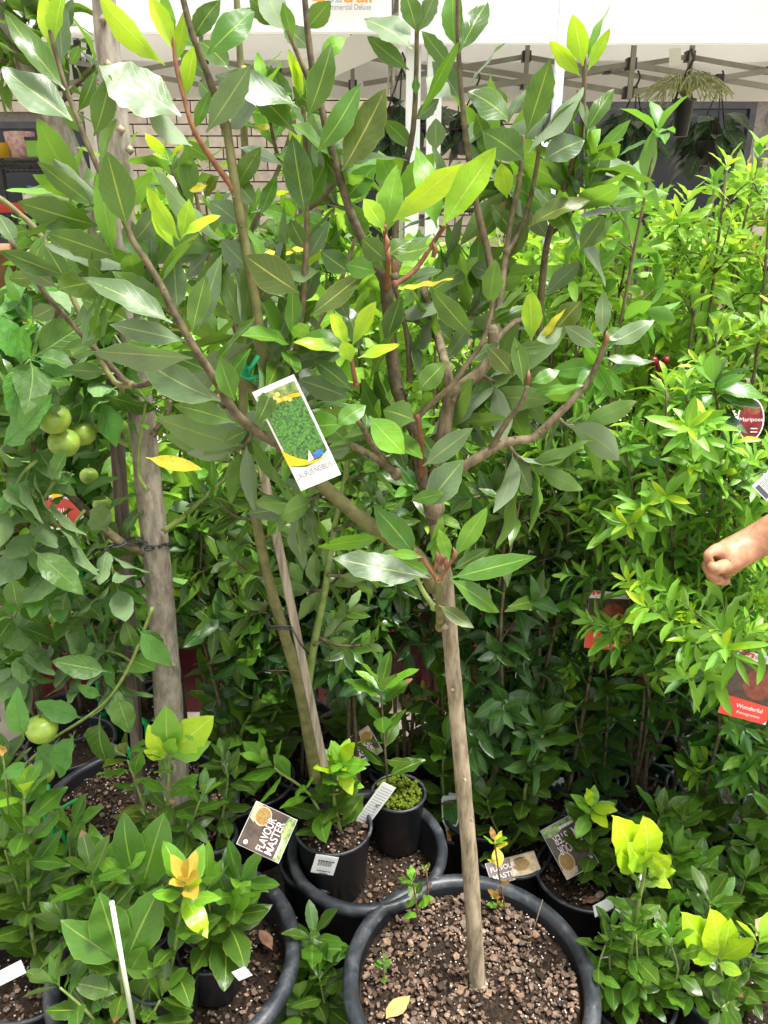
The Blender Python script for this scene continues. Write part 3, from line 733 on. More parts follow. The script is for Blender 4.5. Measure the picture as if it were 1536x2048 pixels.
b = at(18, 429, SY + .12); tr = empty('tray', b + Vector((0, 0, .008)), 'shallow red tray on the middle shelf of the wire rack', 'tray'); m = MB()
for dx, dy, sx_, sy_ in ((0, 0, .22, .004), (0, .2, .22, .004), (-.11, .1, .004, .2), (.11, .1, .004, .2)): m.box(b + Vector((dx, dy, .032)), (sx_, sy_, .045))
m.build('rim', red_card, tr); m = MB(); m.box(b + Vector((0, .1, .012)), (.214, .19, .006)); m.build('base', red_card, tr)
# terracotta pot on a timber planter, green tray
b = at(8, 590, 2.1)
m = MB(); m.lathe(b, [(.001, 0), (.055, 0), (.075, .10), (.082, .10), (.083, .125), (.072, .125), (.06, .02), (.001, .015)], 28); tag(m.build('terracotta_pot', terracotta), 'round terracotta pot on the timber planter at the left edge', 'pot')
pl = empty('timber_planter', (b.x, b.y + .02, 0), 'brown timber planter box under the terracotta pot at the left edge', 'planter')
for k in range(6):
    z = b.z - .05 - k * .15; m = MB(); m.box((b.x - .08, b.y - .08, z), (.55, .02, .094 if k == 0 else .138)); m.build('board', wood_m, pl)
for x in (b.x - .34, b.x + .18):
    m = MB(); m.box((x, b.y - .055, (b.z - .012) / 2), (.03, .03, b.z - .014)); m.build('corner_post', wood_m, pl)
m = MB(); m.box((b.x - .08, b.y + .02, b.z - .006), (.55, .17, .012)); m.build('top_board', wood_m, pl)
b = at(20, 690, 1.9); gt = empty('plant_crate', (b.x, b.y, 0), 'bright green plastic crate standing low at the left edge', 'crate'); h_ = b.z + .04
for dx, dy, sx_, sy_ in ((0, 0, .4, .012), (0, .3, .4, .012), (-.2, .15, .012, .3), (.2, .15, .012, .3)):
    m = MB(); m.box((b.x + dx - .08, b.y + dy, h_ - .07), (sx_, sy_, .14)); m.build('side_panel', plastic_brightgreen, gt)
    for e in (-.42, .42):
        m = MB(); m.box((b.x + dx - .08 + e * sx_, b.y + dy + e * (sy_ if sy_ > .1 else 0), (h_ - .141) / 2), (.014, .016, h_ - .143)); m.build('leg', plastic_brightgreen, gt)

# ------------------------------------------------------------------ HERO: standard bay tree in the big pot
hp = at_z(940, 1948, .345)
hero_base = Vector((hp.x, hp.y, .004)); HR, HH = .232, .345
hero = Plant('bay_tree', hero_base, 'tall bay tree on a straight bare trunk in the big bark-filled black pot', 'tree', None, 1)
root = hero.root
m = MB(); HP = pot_profile(HR, HH, .027); m.lathe(hero_base, HP[:5], 72, 0); m.lathe(hero_base, HP[4:11], 72, 1); m.lathe(hero_base, HP[10:], 72, 0)
m.build('pot', [plastic_black, plastic_rim], root)
SR = HR - .027 * 1.1; SZ = hero_base.z + HH - .03
g = random.Random(5)
vv = [(hero_base.x, hero_base.y, SZ + .008)]; rings, na = 16, 60
for i in range(1, rings + 1):
    for k in range(na):
        a = 2 * math.pi * k / na; rr = SR * i / rings
        vv.append((hero_base.x + rr * math.cos(a), hero_base.y + rr * math.sin(a), SZ + g.uniform(-.004, .004) + .006 * math.sin(5 * a) * (1 - i / rings) - .006 * (i / rings) ** 2))
ff = [(0, 1 + k, 1 + (k + 1) % na) for k in range(na)]
for i in range(rings - 1):
    for k in range(na):
        a_, b_ = 1 + i * na + k, 1 + i * na + (k + 1) % na; ff.append((a_, a_ + na, b_ + na, b_))
m = MB(); m.raw(vv, ff); m.build('potting_mix', soil, root)
chips = []
for k in range(14):
    c_ = MB(); c_.raw(chip_shape(random.Random(900 + k), 1.0), CHF, 0, False); chips.append(c_.mesh('bark_chip', chip_m))
cm = MB(); n_part = 0
for i in range(2700):
    a, q = g.uniform(0, 6.283), math.sqrt(g.random()) * (SR - .008)
    x, y = hero_base.x + q * math.cos(a), hero_base.y + q * math.sin(a)
    sz = g.uniform(.003, .0068) if i > 430 else g.uniform(.006, .0112)
    bare = math.sin(x * 31 + 1.3) * math.sin(y * 27 + .5) > .62          # patches where the dark mix shows
    if bare and g.random() < .8: continue
    if i <= 430 and n_part < 300:
        M = rot_rand(g, .35).to_4x4(); M = Matrix.Translation(Vector((x, y, SZ + g.uniform(.003, .010))) - hero_base) @ M @ Matrix.Diagonal((sz, sz, sz * .8, 1))
        link('bark_chip', g.choice(chips), root, M); n_part += 1
    else: chip_geo(cm, (x, y, SZ + g.uniform(.0, .007)), sz, g)
o = cm.build('bark_mulch', chip_m, root, 'stuff'); rnd_attr(o, 10, g)
pm = MB()
for i in range(230):
    a, q = g.uniform(0, 6.283), math.sqrt(g.random()) * (SR - .004)
    ball(pm, (hero_base.x + q * math.cos(a), hero_base.y + q * math.sin(a), SZ + g.uniform(.003, .011)), g.uniform(.0012, .0027))
pm.build('perlite', perlite, root, 'stuff')

TY = at_z(955, 1968, SZ).y
def limb(name, lst, w0, w1, mat, n=10, k=5, knob=.06, Y=TY):
    """branch through picture points; w0/w1 = widths in picture pixels at both ends"""
    pts = pathpx(lst, Y, k); N = len(pts)
    rr = [(w0 + (w1 - w0) * (i / (N - 1)) ** .8) / 2 * pxm(p) for i, p in enumerate(pts)]
    m = MB(); m.tube(pts, rr, n, 0, True, knob, hero.r)
    # swollen collar where it leaves the older wood
    k0 = rr[0]; vv_ = [(k0 * 1.28 * math.sin(t), k0 * 1.5 * math.cos(t)) for t in [max(.02, math.pi * i / 8 - .01) for i in range(9)]]
    m.lathe(pts[0] + (pts[1] - pts[0]) * .3, vv_, 10)
    # leaf scars / nodes
    for i in range(2, N - 1, 3):
        if w0 > 30: break
        ball(m, pts[i] + Vector((hero.r.uniform(-1, 1), hero.r.uniform(-1, 0), hero.r.uniform(-1, 1))).normalized() * rr[i] * .9, rr[i] * .45)
    m.build(name, mat, root); return pts
Y0 = TY
trunk = limb('trunk', [(956, 1975), (950, 1880), (938, 1700), (920, 1500), (905, 1330), (893, 1180), (880, 1100), (868, 1020)], 33, 30, bark_brown, 14, 6, .05)
m = MB()
for px, py, r_ in ((966, 1862, 8), (890, 1255, 9), (905, 1380, 5), (930, 1560, 6), (944, 1640, 5)): ball(m, at(px, py, Y0 - .02), r_ * pxm(at(px, py, Y0)))
m.build('knot', bark_brown, root, 'stuff')
L6 = limb('limb', [(868, 1020), (872, 960), (885, 880), (903, 795), (928, 770), (958, 745), (984, 708), (986, 660)], 34, 22, bark_limb)
limb('branch', [(986, 665, 1.02), (992, 600, 1.04), (975, 500, 1.06), (955, 420, 1.06), (940, 330, 1.05), (928, 240, 1.04), (918, 120, 1.03), (915, -20, 1.02)], 18, 9, stem_brown)
limb('branch', [(903, 800), (893, 740, 1.0), (880, 690, 1.03), (858, 610, 1.06), (848, 580, 1.07), (862, 540, 1.1)], 22, 14, bark_limb)
limb('branch', [(984, 700), (1000, 600, 1.03), (1010, 520, 1.05), (1022, 440, 1.05), (1040, 350, 1.04), (1045, 270, 1.03)], 16, 9, stem_brown)
limb('branch', [(1012, 505, 1.05), (1035, 470, 1.06), (1055, 420, 1.07), (1072, 340, 1.07), (1080, 280, 1.06)], 13, 8, stem_brown)
limb('branch', [(1075, 700, 1.12), (1085, 560, 1.12), (1098, 470, 1.12), (1130, 370, 1.1), (1160, 270, 1.08), (1168, 180, 1.07), (1168, 90, 1.06)], 16, 9, stem_brown)
limb('branch', [(984, 690, 1.02), (1040, 640, 1.05), (1075, 690, 1.12)], 12, 12, stem_brown)
L1 = limb('limb', [(872, 1165), (830, 1110), (790, 1082), (720, 1035), (650, 975), (600, 915), (565, 890, .95)], 36, 26, bark_green)
limb('branch', [(565, 890, .95), (512, 862, .93), (470, 825, .92), (440, 775, .91), (415, 735, .91), (385, 690, .90), (350, 627, .90), (325, 577, .9), (295, 525, .9), (265, 480, .9), (240, 420, .9), (195, 335, .9), (150, 225, .9), (122, 145, .9), (100, 60, .9)], 22, 9, stem_brown)
limb('branch', [(600, 915), (560, 850, 1.0), (520, 795, .99), (478, 755, .99)], 24, 20, bark_green)
L3 = limb('branch', [(520, 800, .99), (530, 750, .985), (522, 690, .98), (510, 600, .98), (498, 530, .98), (487, 470, .98), (470, 370, .97), (452, 245, .97)], 25, 18, bark_green)
limb('branch', [(450, 250, .97), (438, 215, .97), (412, 140, .97), (385, 70, .96), (362, -20, .96)], 17, 12, bark_dark)
limb('branch', [(467, 378, .97), (425, 320, .96), (388, 260, .95), (368, 195, .95), (352, 130, .95), (345, 60, .95)], 13, 8, stem_red)
limb('branch', [(588, 760, 1.02), (594, 690, 1.01), (605, 610, 1.0), (612, 510, 1.0), (614, 420, 1.0), (611, 300, 1.0), (606, 210, 1.0)], 17, 9, stem_brown)
L5 = limb('limb', [(868, 1040), (846, 960), (835, 880), (815, 830), (795, 780), (783, 700), (777, 620), (772, 565)], 26, 26, bark_dark)
limb('branch', [(772, 570), (735, 500, 1.0), (700, 420, 1.0), (672, 330, 1.0), (645, 225, 1.0), (622, 120, 1.0), (608, -20, 1.0)], 20, 12, bark_dark)
limb('branch', [(640, 215, 1.0), (600, 120, .99), (575, 60, .98)], 12, 8, stem_brown)
limb('branch', [(773, 580), (775, 530, .97), (772, 495, .96), (770, 450, .95)], 14, 9, stem_red)
limb('branch', [(845, 960), (840, 860, .96), (833, 830, .95)], 12, 10, stem_red)
limb('branch', [(820, 760, 1.03), (815, 680, 1.04), (800, 610, 1.05), (790, 560, 1.05), (810, 500, 1.06)], 12, 9, stem_brown)
limb('branch', [(788, 570), (830, 540, 1.03), (870, 480, 1.03), (890, 450, 1.02)], 12, 8, stem_red)
limb('branch', [(790, 560, 1.05), (792, 430, 1.07), (812, 330, 1.07), (826, 260, 1.06), (832, 160, 1.05), (834, 50, 1.04)], 16, 9, stem_brown)
R1 = limb('branch', [(872, 985), (923, 937), (978, 902), (1013, 884), (1063, 877), (1088, 857), (1113, 832), (1148, 797), (1178, 762), (1193, 730), (1205, 700), (1210, 685)], 24, 10, bark_limb, 10, 5, .06, .97)
limb('branch', [(978, 902, .97), (1000, 865, .96), (1020, 835, .95), (1043, 805, .94), (1055, 772, .94)], 14, 9, stem_brown)
limb('branch', [(830, 840, .96), (865, 805, .96), (903, 772, .95), (938, 722, .95), (962, 690, .95), (980, 635, .95), (984, 600, .95)], 14, 8, stem_brown)
limb('branch', [(795, 950, 1.0), (750, 915, 1.02), (712, 895, 1.02), (700, 890, 1.02)], 18, 12, bark_limb)
limb('branch', [(712, 770, .96), (705, 730, .95), (703, 705, .95)], 10, 7, stem_red)
limb('branch', [(880, 1255), (878, 1200, .965), (876, 1160, .955)], 16, 14, bark_green)
limb('branch', [(868, 1215, .98), (845, 1180, 1.0), (825, 1140, 1.0)], 12, 9, stem_green)
limb('branch', [(878, 1160, .955), (905, 1120, .95), (912, 1110, .95)], 8, 7, stem_red)
limb('branch', [(874, 1160, .955), (846, 1120, .95), (838, 1112, .95)], 8, 7, stem_red)
limb('branch', [(450, 810, .93), (400, 775, 1.0), (330, 757, 1.05), (265, 770, 1.1), (200, 707, 1.1), (150, 655, 1.1), (112, 612, 1.08), (70, 560, 1.07), (20, 480, 1.05)], 13, 10, bark_dark)
limb('branch', [(265, 770, 1.1), (215, 745, 1.12), (100, 500, 1.15), (30, 420, 1.15), (-20, 385, 1.15)], 12, 11, bark_green)
limb('branch', [(700, 830, .95), (722, 850, .955), (745, 890, .97), (790, 945, 1.0)], 9, 12, stem_brown)

def hl(bx, by, tx, ty, w, st, Y=None, dy=None):
    Y = Y or Y0; r = hero.r
    P = at(bx, by, Y); dpx = math.hypot(tx - bx, ty - by)
    dy = r.uniform(-.25, .2) * dpx * pxm(P) if dy is None else dy
    Q = at(tx, ty, Y + dy); L = (Q - P).length; ax = (Q - P).normalized(); vis = w * pxm(P)
    mat, shape = {'D': ('bay', 'bay'), 'M': ('baymid', 'bay'), 'Y': ('young', 'young'), 'G': (r.choice(['baysheen', 'bay', 'baysheen']), 'bay'), 'O': ('bayold', 'bay'),
                  'L': ('bright', 'bay'), 'B': ('yellow', 'bay'), 'S': ('baysheen', 'bay')}[st]
    nat = (.36 if shape == 'bay' else .38) * L
    if st == 'G': roll = math.acos(min(.62, max(.3, vis / (nat * 1.35)))); W = vis / math.cos(roll)
    else:
        roll = math.acos(min(.97, max(.25, vis / (nat * 1.05)))) ; W = vis / math.cos(roll) * .82
    wf = W / nat
    v = (Vector((0, 0, CAM_Z)) - (P + Q) / 2).normalized(); n0 = (v - ax * v.dot(ax)).normalized(); sd_ = ax.cross(n0)
    if sd_.z < 0: sd_ = -sd_
    sgn = 1 if (st == 'G' or r.random() < .75) else -1
    nr = n0 * math.cos(roll) + sd_ * (sgn * math.sin(roll))
    if st == 'G' and r.random() < .45: nr = -nr
    hero.leaf(P, ax, nr, L, shape, mat, wf)
HL = """
130 180 2 28 60 D .88;145 242 0 138 66 G .88;188 272 232 155 58 D .9;125 130 115 0 50 G .91;100 95 85 -20 40 Y .9;104 100 125 -25 36 Y .9;140 130 160 92 24 M .9
192 414 72 325 50 D .9;198 452 35 410 78 D .93;255 455 210 302 82 D .88;235 515 95 460 64 D .89;228 510 190 330 58 L .9;330 130 180 -5 56 Y .94;352 110 300 -10 46 Y .95
362 232 200 130 82 G .92;385 292 280 232 30 G .94;414 110 516 5 74 M .95;412 265 505 130 64 S .95;595 215 440 120 40 G .98;594 270 494 150 56 D .98;614 236 676 90 62 D .96
632 306 738 175 58 M .96;684 342 778 182 90 O .97;611 430 580 270 76 D .96;514 416 450 335 52 D .99;521 432 553 345 36 M 1.0;360 482 290 372 42 Y .9;363 478 380 398 40 Y .9
366 472 440 428 26 Y .89;350 498 300 424 36 Y .9;612 500 578 440 45 D 1.0;478 295 572 322 36 G .99;555 55 500 -10 50 D .98;640 110 692 75 45 L 1.0;572 62 510 -30 48 G .98
586 80 566 0 40 M .98;600 192 568 100 26 Y .99;606 190 590 110 24 Y .99;600 200 615 130 22 L 1.0;833 66 815 -28 50 D 1.03;835 66 880 -24 42 S 1.04;824 98 728 8 62 G 1.02
818 140 733 75 42 D 1.03;906 142 845 60 40 D 1.03;918 106 984 -24 62 D 1.02;912 96 892 -35 52 M 1.03;838 236 912 80 20 M 1.0;944 166 1002 72 16 G 1.02;1052 270 1104 118 66 D 1.02
1048 322 974 248 78 D 1.02;980 302 950 228 46 D 1.06;1020 242 948 165 46 G 1.05;1005 232 999 168 34 D 1.06;1016 246 1046 160 30 G 1.05;1087 288 1160 197 42 D 1.05
1056 306 1166 168 28 G 1.04;1086 322 1168 262 66 S 1.03;1170 266 1232 163 42 D 1.06;1166 132 1150 26 52 Y 1.05;1160 152 1101 76 38 Y 1.05;1175 142 1224 60 30 Y 1.05;1175 120 1207 -5 32 L 1.07
1150 342 1242 266 24 G 1.07;1054 456 1172 368 36 O 1.03;786 442 917 318 54 Y .94;884 452 987 298 76 Y .96;874 456 834 285 66 L .99;769 462 733 394 48 Y .93;772 470 790 330 62 L .97
1014 396 1004 325 46 Y 1.04;1159 502 1206 430 52 D 1.06;1166 497 1220 430 40 G 1.07;1154 492 1088 358 26 G 1.05;832 190 832 150 22 M 1.04;872 302 870 236 46 S 1.07;906 196 850 155 32 G 1.05
345 646 153 530 70 S .87;340 620 225 540 56 D .91;384 664 409 548 56 D .87;355 622 345 514 60 S .92;397 660 442 510 58 S .91;386 716 190 702 58 S .86;372 682 218 646 54 S .88
442 802 240 724 84 S .87;262 646 160 580 58 D 1.05;132 552 0 504 48 D 1.05;116 576 28 520 44 S 1.06;140 580 95 480 44 D 1.06;470 846 348 798 52 D .9;470 802 432 714 56 M .9;425 732 518 624 26 D .9
512 850 557 768 44 D .88;598 586 488 514 84 O .97;620 632 738 540 58 O .96;540 716 592 580 48 S 1.0;700 796 598 754 64 S .98;705 782 628 708 44 D .97;695 692 663 624 36 Y .93
704 692 758 604 38 Y .93;686 702 588 684 28 Y .92;716 716 800 690 30 Y .92;702 724 688 680 40 Y .91;690 850 593 845 66 M .9;675 852 727 800 48 M .9;738 832 812 916 80 L .91
830 842 768 810 72 D .93;945 672 863 584 58 D .93;980 612 985 518 46 G .95;1063 682 1062 576 48 Y .97;1083 684 1122 612 24 B .98;1046 770 1038 670 40 D .93;1026 752 984 690 50 O .94
1064 766 1122 738 38 M .93;1064 786 1168 774 28 M .93;1195 696 1134 646 44 S .95;1205 672 1202 582 38 S .96;1208 682 1250 650 36 D .96;1216 690 1314 640 52 S .96;1208 716 1302 724 28 S .95
836 782 890 724 60 D .95;846 932 948 854 54 S .93;852 1012 922 924 80 S .92;822 1002 888 984 36 M .92;796 577 908 562 18 B .97;860 1156 662 1115 64 S .93;768 1074 634 1092 42 L .96;830 1112 762 1012 66 M .95
866 1122 882 1036 34 L .94;908 1116 972 1012 42 L .93;900 1122 878 1056 32 L .92;900 1156 1074 1114 60 M .92;900 1158 1022 1232 60 M .91;878 1210 948 1256 36 O .92;845 1115 780 1100 24 L .92;850 1106 898 1050 20 M .94
860 1150 800 1110 40 M .97;905 1140 980 1095 36 D .95;985 640 1060 560 26 G .96;990 620 1080 560 22 G .96;978 650 1066 605 36 D .96;975 605 1000 545 36 D .98;940 720 1000 690 30 G .97
1100 690 1030 700 30 D .95;1125 655 1080 690 34 G .97;1110 660 1160 600 60 O 1.0;880 940 845 860 40 D .98;770 515 820 480 50 D .93;772 520 720 480 56 D .94;780 510 860 500 40 G .93;790 520 860 460 30 S .95
752 545 690 520 56 M .96;770 545 740 470 56 D .97;700 545 640 505 56 D 1.0;640 540 560 560 30 G 1.0;830 700 880 640 40 G 1.05;860 640 910 690 60 D 1.05;850 590 960 520 44 G 1.05
820 560 880 530 30 G 1.04;890 720 950 640 40 S 1.05;700 890 640 830 50 D 1.02;705 895 650 900 46 S 1.02;720 900 760 850 40 D 1.03;700 640 650 560 46 S 1.02;720 700 690 600 50 D 1.02;770 690 800 590 46 D 1.0
740 760 800 620 40 D .99;640 720 600 640 40 S 1.02;560 740 520 650 60 S 1.03;560 660 640 600 50 D 1.03;940 420 890 330 46 S 1.08;960 480 1010 400 40 D 1.08;930 300 980 200 46 G 1.07;920 200 870 110 50 S 1.06
1000 560 940 520 46 S 1.08;1015 520 1060 430 50 O 1.06;1040 480 980 410 44 D 1.07;1100 480 1040 400 46 S 1.12;1140 380 1090 300 44 S 1.11;1090 590 1160 520 44 S 1.12;1080 640 1020 600 40 D 1.12;1160 300 1210 260 36 L 1.08
805 400 860 300 70 L 1.06;800 420 760 300 60 L 1.05;826 300 770 230 40 D 1.07;830 240 880 200 36 S 1.06;660 300 720 240 54 S 1.02;690 380 640 300 56 D 1.02;690 400 750 330 60 M 1.02;730 490 700 400 56 M 1.01
640 230 580 170 44 D 1.02;620 100 570 40 50 S 1.02;612 60 660 0 50 D 1.01;610 420 650 320 50 M 1.02;614 520 660 440 40 S 1.01;598 690 560 590 50 D 1.03;604 610 640 520 46 S 1.02;480 450 420 390 60 S 1.0
470 380 520 290 46 D .99;500 540 440 480 56 S 1.0;510 610 570 530 50 O 1.0;455 260 520 190 46 G .98;420 160 360 90 46 S .98;385 80 430 -10 50 D .97;395 100 340 40 44 M .98;440 220 400 150 44 S .98
425 322 360 280 34 M .97;388 260 420 180 30 M .96;370 200 390 90 34 Y .96;352 130 372 20 36 Y .96;345 90 320 -20 36 L .96;240 425 300 340 46 L .92;265 485 330 420 50 S .93;300 530 240 460 50 M .93
170 270 120 200 40 M .92;155 225 200 150 30 D .92;120 140 60 60 50 D .94;108 80 150 0 40 S .93;420 745 340 700 56 D .92;440 775 500 700 40 M .93;500 860 440 880 40 D .93;520 865 600 800 40 D .93
200 700 120 690 50 D 1.12;150 655 210 590 44 S 1.1;112 612 60 640 50 S 1.1;70 555 20 560 40 D 1.08;60 540 90 470 40 D 1.08;30 490 0 420 40 S 1.06;215 745 130 740 40 D 1.13;170 690 230 620 44 D 1.12;60 460 0 470 40 M 1.15;100 500 150 420 40 S 1.15
"""
for ln in HL.strip().split('\n'):
    for e in ln.split(';'):
        q = e.split(); hl(float(q[0]), float(q[1]), float(q[2]), float(q[3]), float(q[4]), q[5], float(q[6]))
for (x0, y0, x1, y1, YY) in ((612, 420, 680, 350, 1.05), (700, 420, 640, 380, 1.06), (487, 470, 430, 500, 1.03), (510, 600, 560, 560, 1.04), (525, 690, 470, 640, 1.03), (940, 330, 1000, 300, 1.1), (955, 420, 900, 400, 1.1),
        (777, 620, 840, 640, 1.1), (858, 610, 920, 560, 1.1), (880, 690, 960, 600, 1.12), (903, 795, 980, 790, 1.06), (835, 880, 770, 860, 1.05), (565, 890, 600, 820, 1.02), (350, 627, 300, 590, .98), (240, 420, 170, 400, .98), (1098, 470, 1160, 400, 1.14), (530, 750, 580, 690, 1.03), (295, 525, 230, 560, .98), (1040, 350, 990, 380, 1.08), (1130, 370, 1180, 330, 1.12), (958, 745, 1010, 760, 1.04), (1013, 884, 1060, 930, 1.02), (1113, 832, 1150, 850, 1.0), (835, 880, 900, 850, 1.06), (510, 862, 470, 900, 1.0), (650, 975, 600, 1010, 1.04)):
    a, b = at(x0, y0, YY), at(x1, y1, YY + hero.r.uniform(-.05, .05)); pts = smooth_path([a, (a + b) / 2 - Vector((0, 0, .006)), b], 3)
    hero.tw.tube(pts, lerp_r(len(pts), .0035, .002), 5)
    hero.along(pts, 8, .122, 'bay', ['baymid', 'baysheen', 'bay', 'baymid'], .95, .3, 1, .05, hero.r.uniform(.68, .92), hero.r.choice([['bright', 'baymid'], ['baymid', 'bay'], ['bay', 'baysheen'], ['young', 'bright']]), 4, .09, 'bay')
hero.twm = stem_brown
# red-brown buds in the lower rosette and at shoot tips
bd = MB()
for px, py, Y in ((868, 1140, .93), (880, 1130, .925), (872, 1125, .93), (905, 1118, .92), (840, 1122, .94), (892, 1135, .92), (772, 500, .93), (780, 525, .93), (866, 515, .95), (1056, 768, .93), (1210, 690, .95), (790, 545, .95)):
    a = at(px, py, Y); bd.tube([a, a + Vector((hero.r.uniform(-.004, .004), 0, .010)), a + Vector((0, 0, .017))], [.0025, .0032, .0004], 6)
bd.build('buds', stem_red, root, 'stuff')
hero.finish(300)
# weeds and seedlings in the hero pot, fallen leaf
def weed(label, pts, n, L, mats, top, seed, name='weed_seedling', wf=1.2, Y=None, sc=stem_red, shape='bayb'):
    pth = [at_z(pts[0][0], pts[0][1], SZ)]; Yb = pth[0].y
    pth += [at(x, y, Yb - .005) for x, y in pts[1:]]
    P = Plant(name, pth[0], label, 'seedling', None, seed); P.part_tube('stem', smooth_path(pth, 3), .0018, sc, 5)
    P.along(pth, n, L, shape, mats, .9, .3, 1, 0, wf, top, 4, L * .8, 'bayb'); P.finish()
weed('bay sucker with crisp green leaves at the back left of the big bark-filled pot', [(835, 1850), (832, 1800), (825, 1765)], 7, .040, ['bright', 'bay'], ['bright', 'baymid'], 61)
weed('bronze-tipped seedling on a thin red stem at the back right of the big bark-filled pot', [(1012, 1830), (1000, 1760), (990, 1690)], 5, .040, ['bronze', 'yellow'], ['yellow', 'bright', 'bronze'], 62)
weed('single small leafy sprout beside the bronze-tipped seedling', [(1000, 1815), (995, 1800)], 3, .025, ['bright'], ['bright', 'bronze'], 63)
weed('tiny weed at the left wall of the big bark-filled pot', [(768, 1960), (768, 1930)], 3, .026, ['baymid'], ['baymid'], 64, sc=stem_green)
weed('sparse twiggy sprout standing on the rear left rim of the big bark-filled pot', [(855, 1815), (856, 1790), (853, 1745)], 3, .022, ['bay', 'bronze'], ['bay', 'bayold'], 65)
p = at_z(797, 2015, SZ + .014); V, U, Fc = GEO['bayb', 1]
dl = leaf_mesh('bayb', 1, 'orange').copy(); dl.materials.clear(); dl.materials.append(leaf_mat('fallen_leaf_skin', (.50, .30, .10), (.58, .37, .14), (.40, .22, .08), (.4, .25, .1), .15, (.6, .4, .1), .7, 8, 0))
o = link('fallen_leaf', dl); o.location = p + Vector((-.022, -.02, 0)); o.rotation_euler = (rad(6), rad(-5), rad(-38)); o.scale = (.065, .065, .065); tag(o, 'fallen orange-brown leaf lying on the bark at the front left of the big pot', 'leaf')
m = MB(); m.tube([at_z(1050, 1915, SZ + .005), at(1085, 1800, .95)], .0009, 5); tag(m.build('straw', timber), 'thin pale straw sticking up from the bark, right of the trunk', 'straw')

c = at(4, 1496, 1.02); fl = empty('flower', c, 'small orange-yellow bloom at the left edge above the lower left corner pot', 'flower')
for k in range(9):
    a = k * 2.4; d = Vector((math.cos(a), -.4, math.sin(a))).normalized(); m = MB(); r_ = .013 - .0007 * k; u = d.cross(Vector((0, 1, 0))).normalized()
    m.raw([c, c + d * r_ * .6 + u * r_ * .5, c + d * r_ + Vector((0, -.003, 0)), c + d * r_ * .6 - u * r_ * .5], [(0, 1, 2), (0, 2, 3)]); m.build('petal', LM['orange'], fl)
m = MB(); m.tube([c, c + Vector((-.01, .01, -.06)), c + Vector((-.03, .03, -.16))], .0015, 5); m.build('stem', stem_green, fl)
# label tied to the bay tree, with its green tie; second copy of it on the tree behind
def tri_card(name, bl, br, tl, Y, label, group=None, bend=0.0):
    a, b, c = at(*bl, Y), at(*br, Y), at(*tl, Y); return Card(name, a, b - a, c - a, label, group, bend)
def laurel(bl, br, tl, Y, label):
    C = tri_card('plant_label', bl, br, tl, Y, label, None, .008); C.base()
    C.patch([(.05, .24), (.35, .19), (.65, .20), (.95, .26), (.95, .95), (.05, .95)], print_green, 'hedge_picture')
    C.patch([(.05, .80), (.3, .84), (.7, .80), (.95, .72), (.95, .95), (.05, .95)], print_leaf, 'blossom_picture')
    C.strip([(.0, .72 + .09 * math.sin(math.pi * min(1, t * 1.2))) for t in (0,)] + [(x, .74 + .085 * math.sin(1.9 * x + .5)) for x in (.05, .2, .35, .5, .65, .8, .95)],
            [(0, .755)] + [(x, .775 + .085 * math.sin(1.9 * x + .5)) for x in (.05, .2, .35, .5, .65, .8, .95)], yellow_card, 'yellow_band')
    C.strip([(x, .20 + .16 * (x - .62) ** 2) for x in (0, .15, .3, .45, .6, .75, .9)], [(x, .215 + .36 * (x - .75) ** 2) for x in (0, .15, .3, .45, .6, .75, .9)], yellow_card, 'yellow_swoosh')
    C.patch([(.44, .225), (.60, .235), (.58, .33)], white_card, 'path_picture'); C.patch([(.62, .235), (.86, .245), (.84, .30), (.64, .29)], print_blue, 'pool_picture')
    for x, y in ((.42, .88), (.5, .9), (.47, .85), (.62, .84), (.7, .82)): C.patch(disc_pts(x, y, .055, .022, 9), surf('blossom_print', (.6, .5, .1), (.7, .62, .2), 90), 'blossom')
    C.text('LAURUS NOBILIS', .07, .115, .075, ink, width=.84); C.text('Bay Tree', .09, .055, .05, ink_lt, width=.38)
    return C
laurel((602, 982), (682, 949), (493, 790), .885, 'white and green picture label reading LAURUS NOBILIS hanging in front of the bay branches')
laurel((545, 735), (590, 690), (620, 655), 1.16, 'second bay tree label half hidden among leaves behind the left branches')
tie = MB(); c0 = at(497, 752, .965)
tie.tube([at(478, 748, .96), at(500, 757, .955), at(522, 752, .955)], .003, 7); tie.tube([at(492, 752, .955), at(484, 728, .95), at(482, 708, .945), at(488, 722, .95), at(492, 752, .955)], .0028, 6)
tie.tube([at(494, 752, .955), at(505, 730, .95), at(516, 712, .945)], .0028, 6); tie.tube([at(520, 745, .955), at(540, 752, .97), at(530, 762, .99), at(515, 760, .985)], .0028, 6)
tag(tie.build('plastic_tie', tie_green), 'green plastic tie knotted round the upright left branch above the picture label', 'tie')

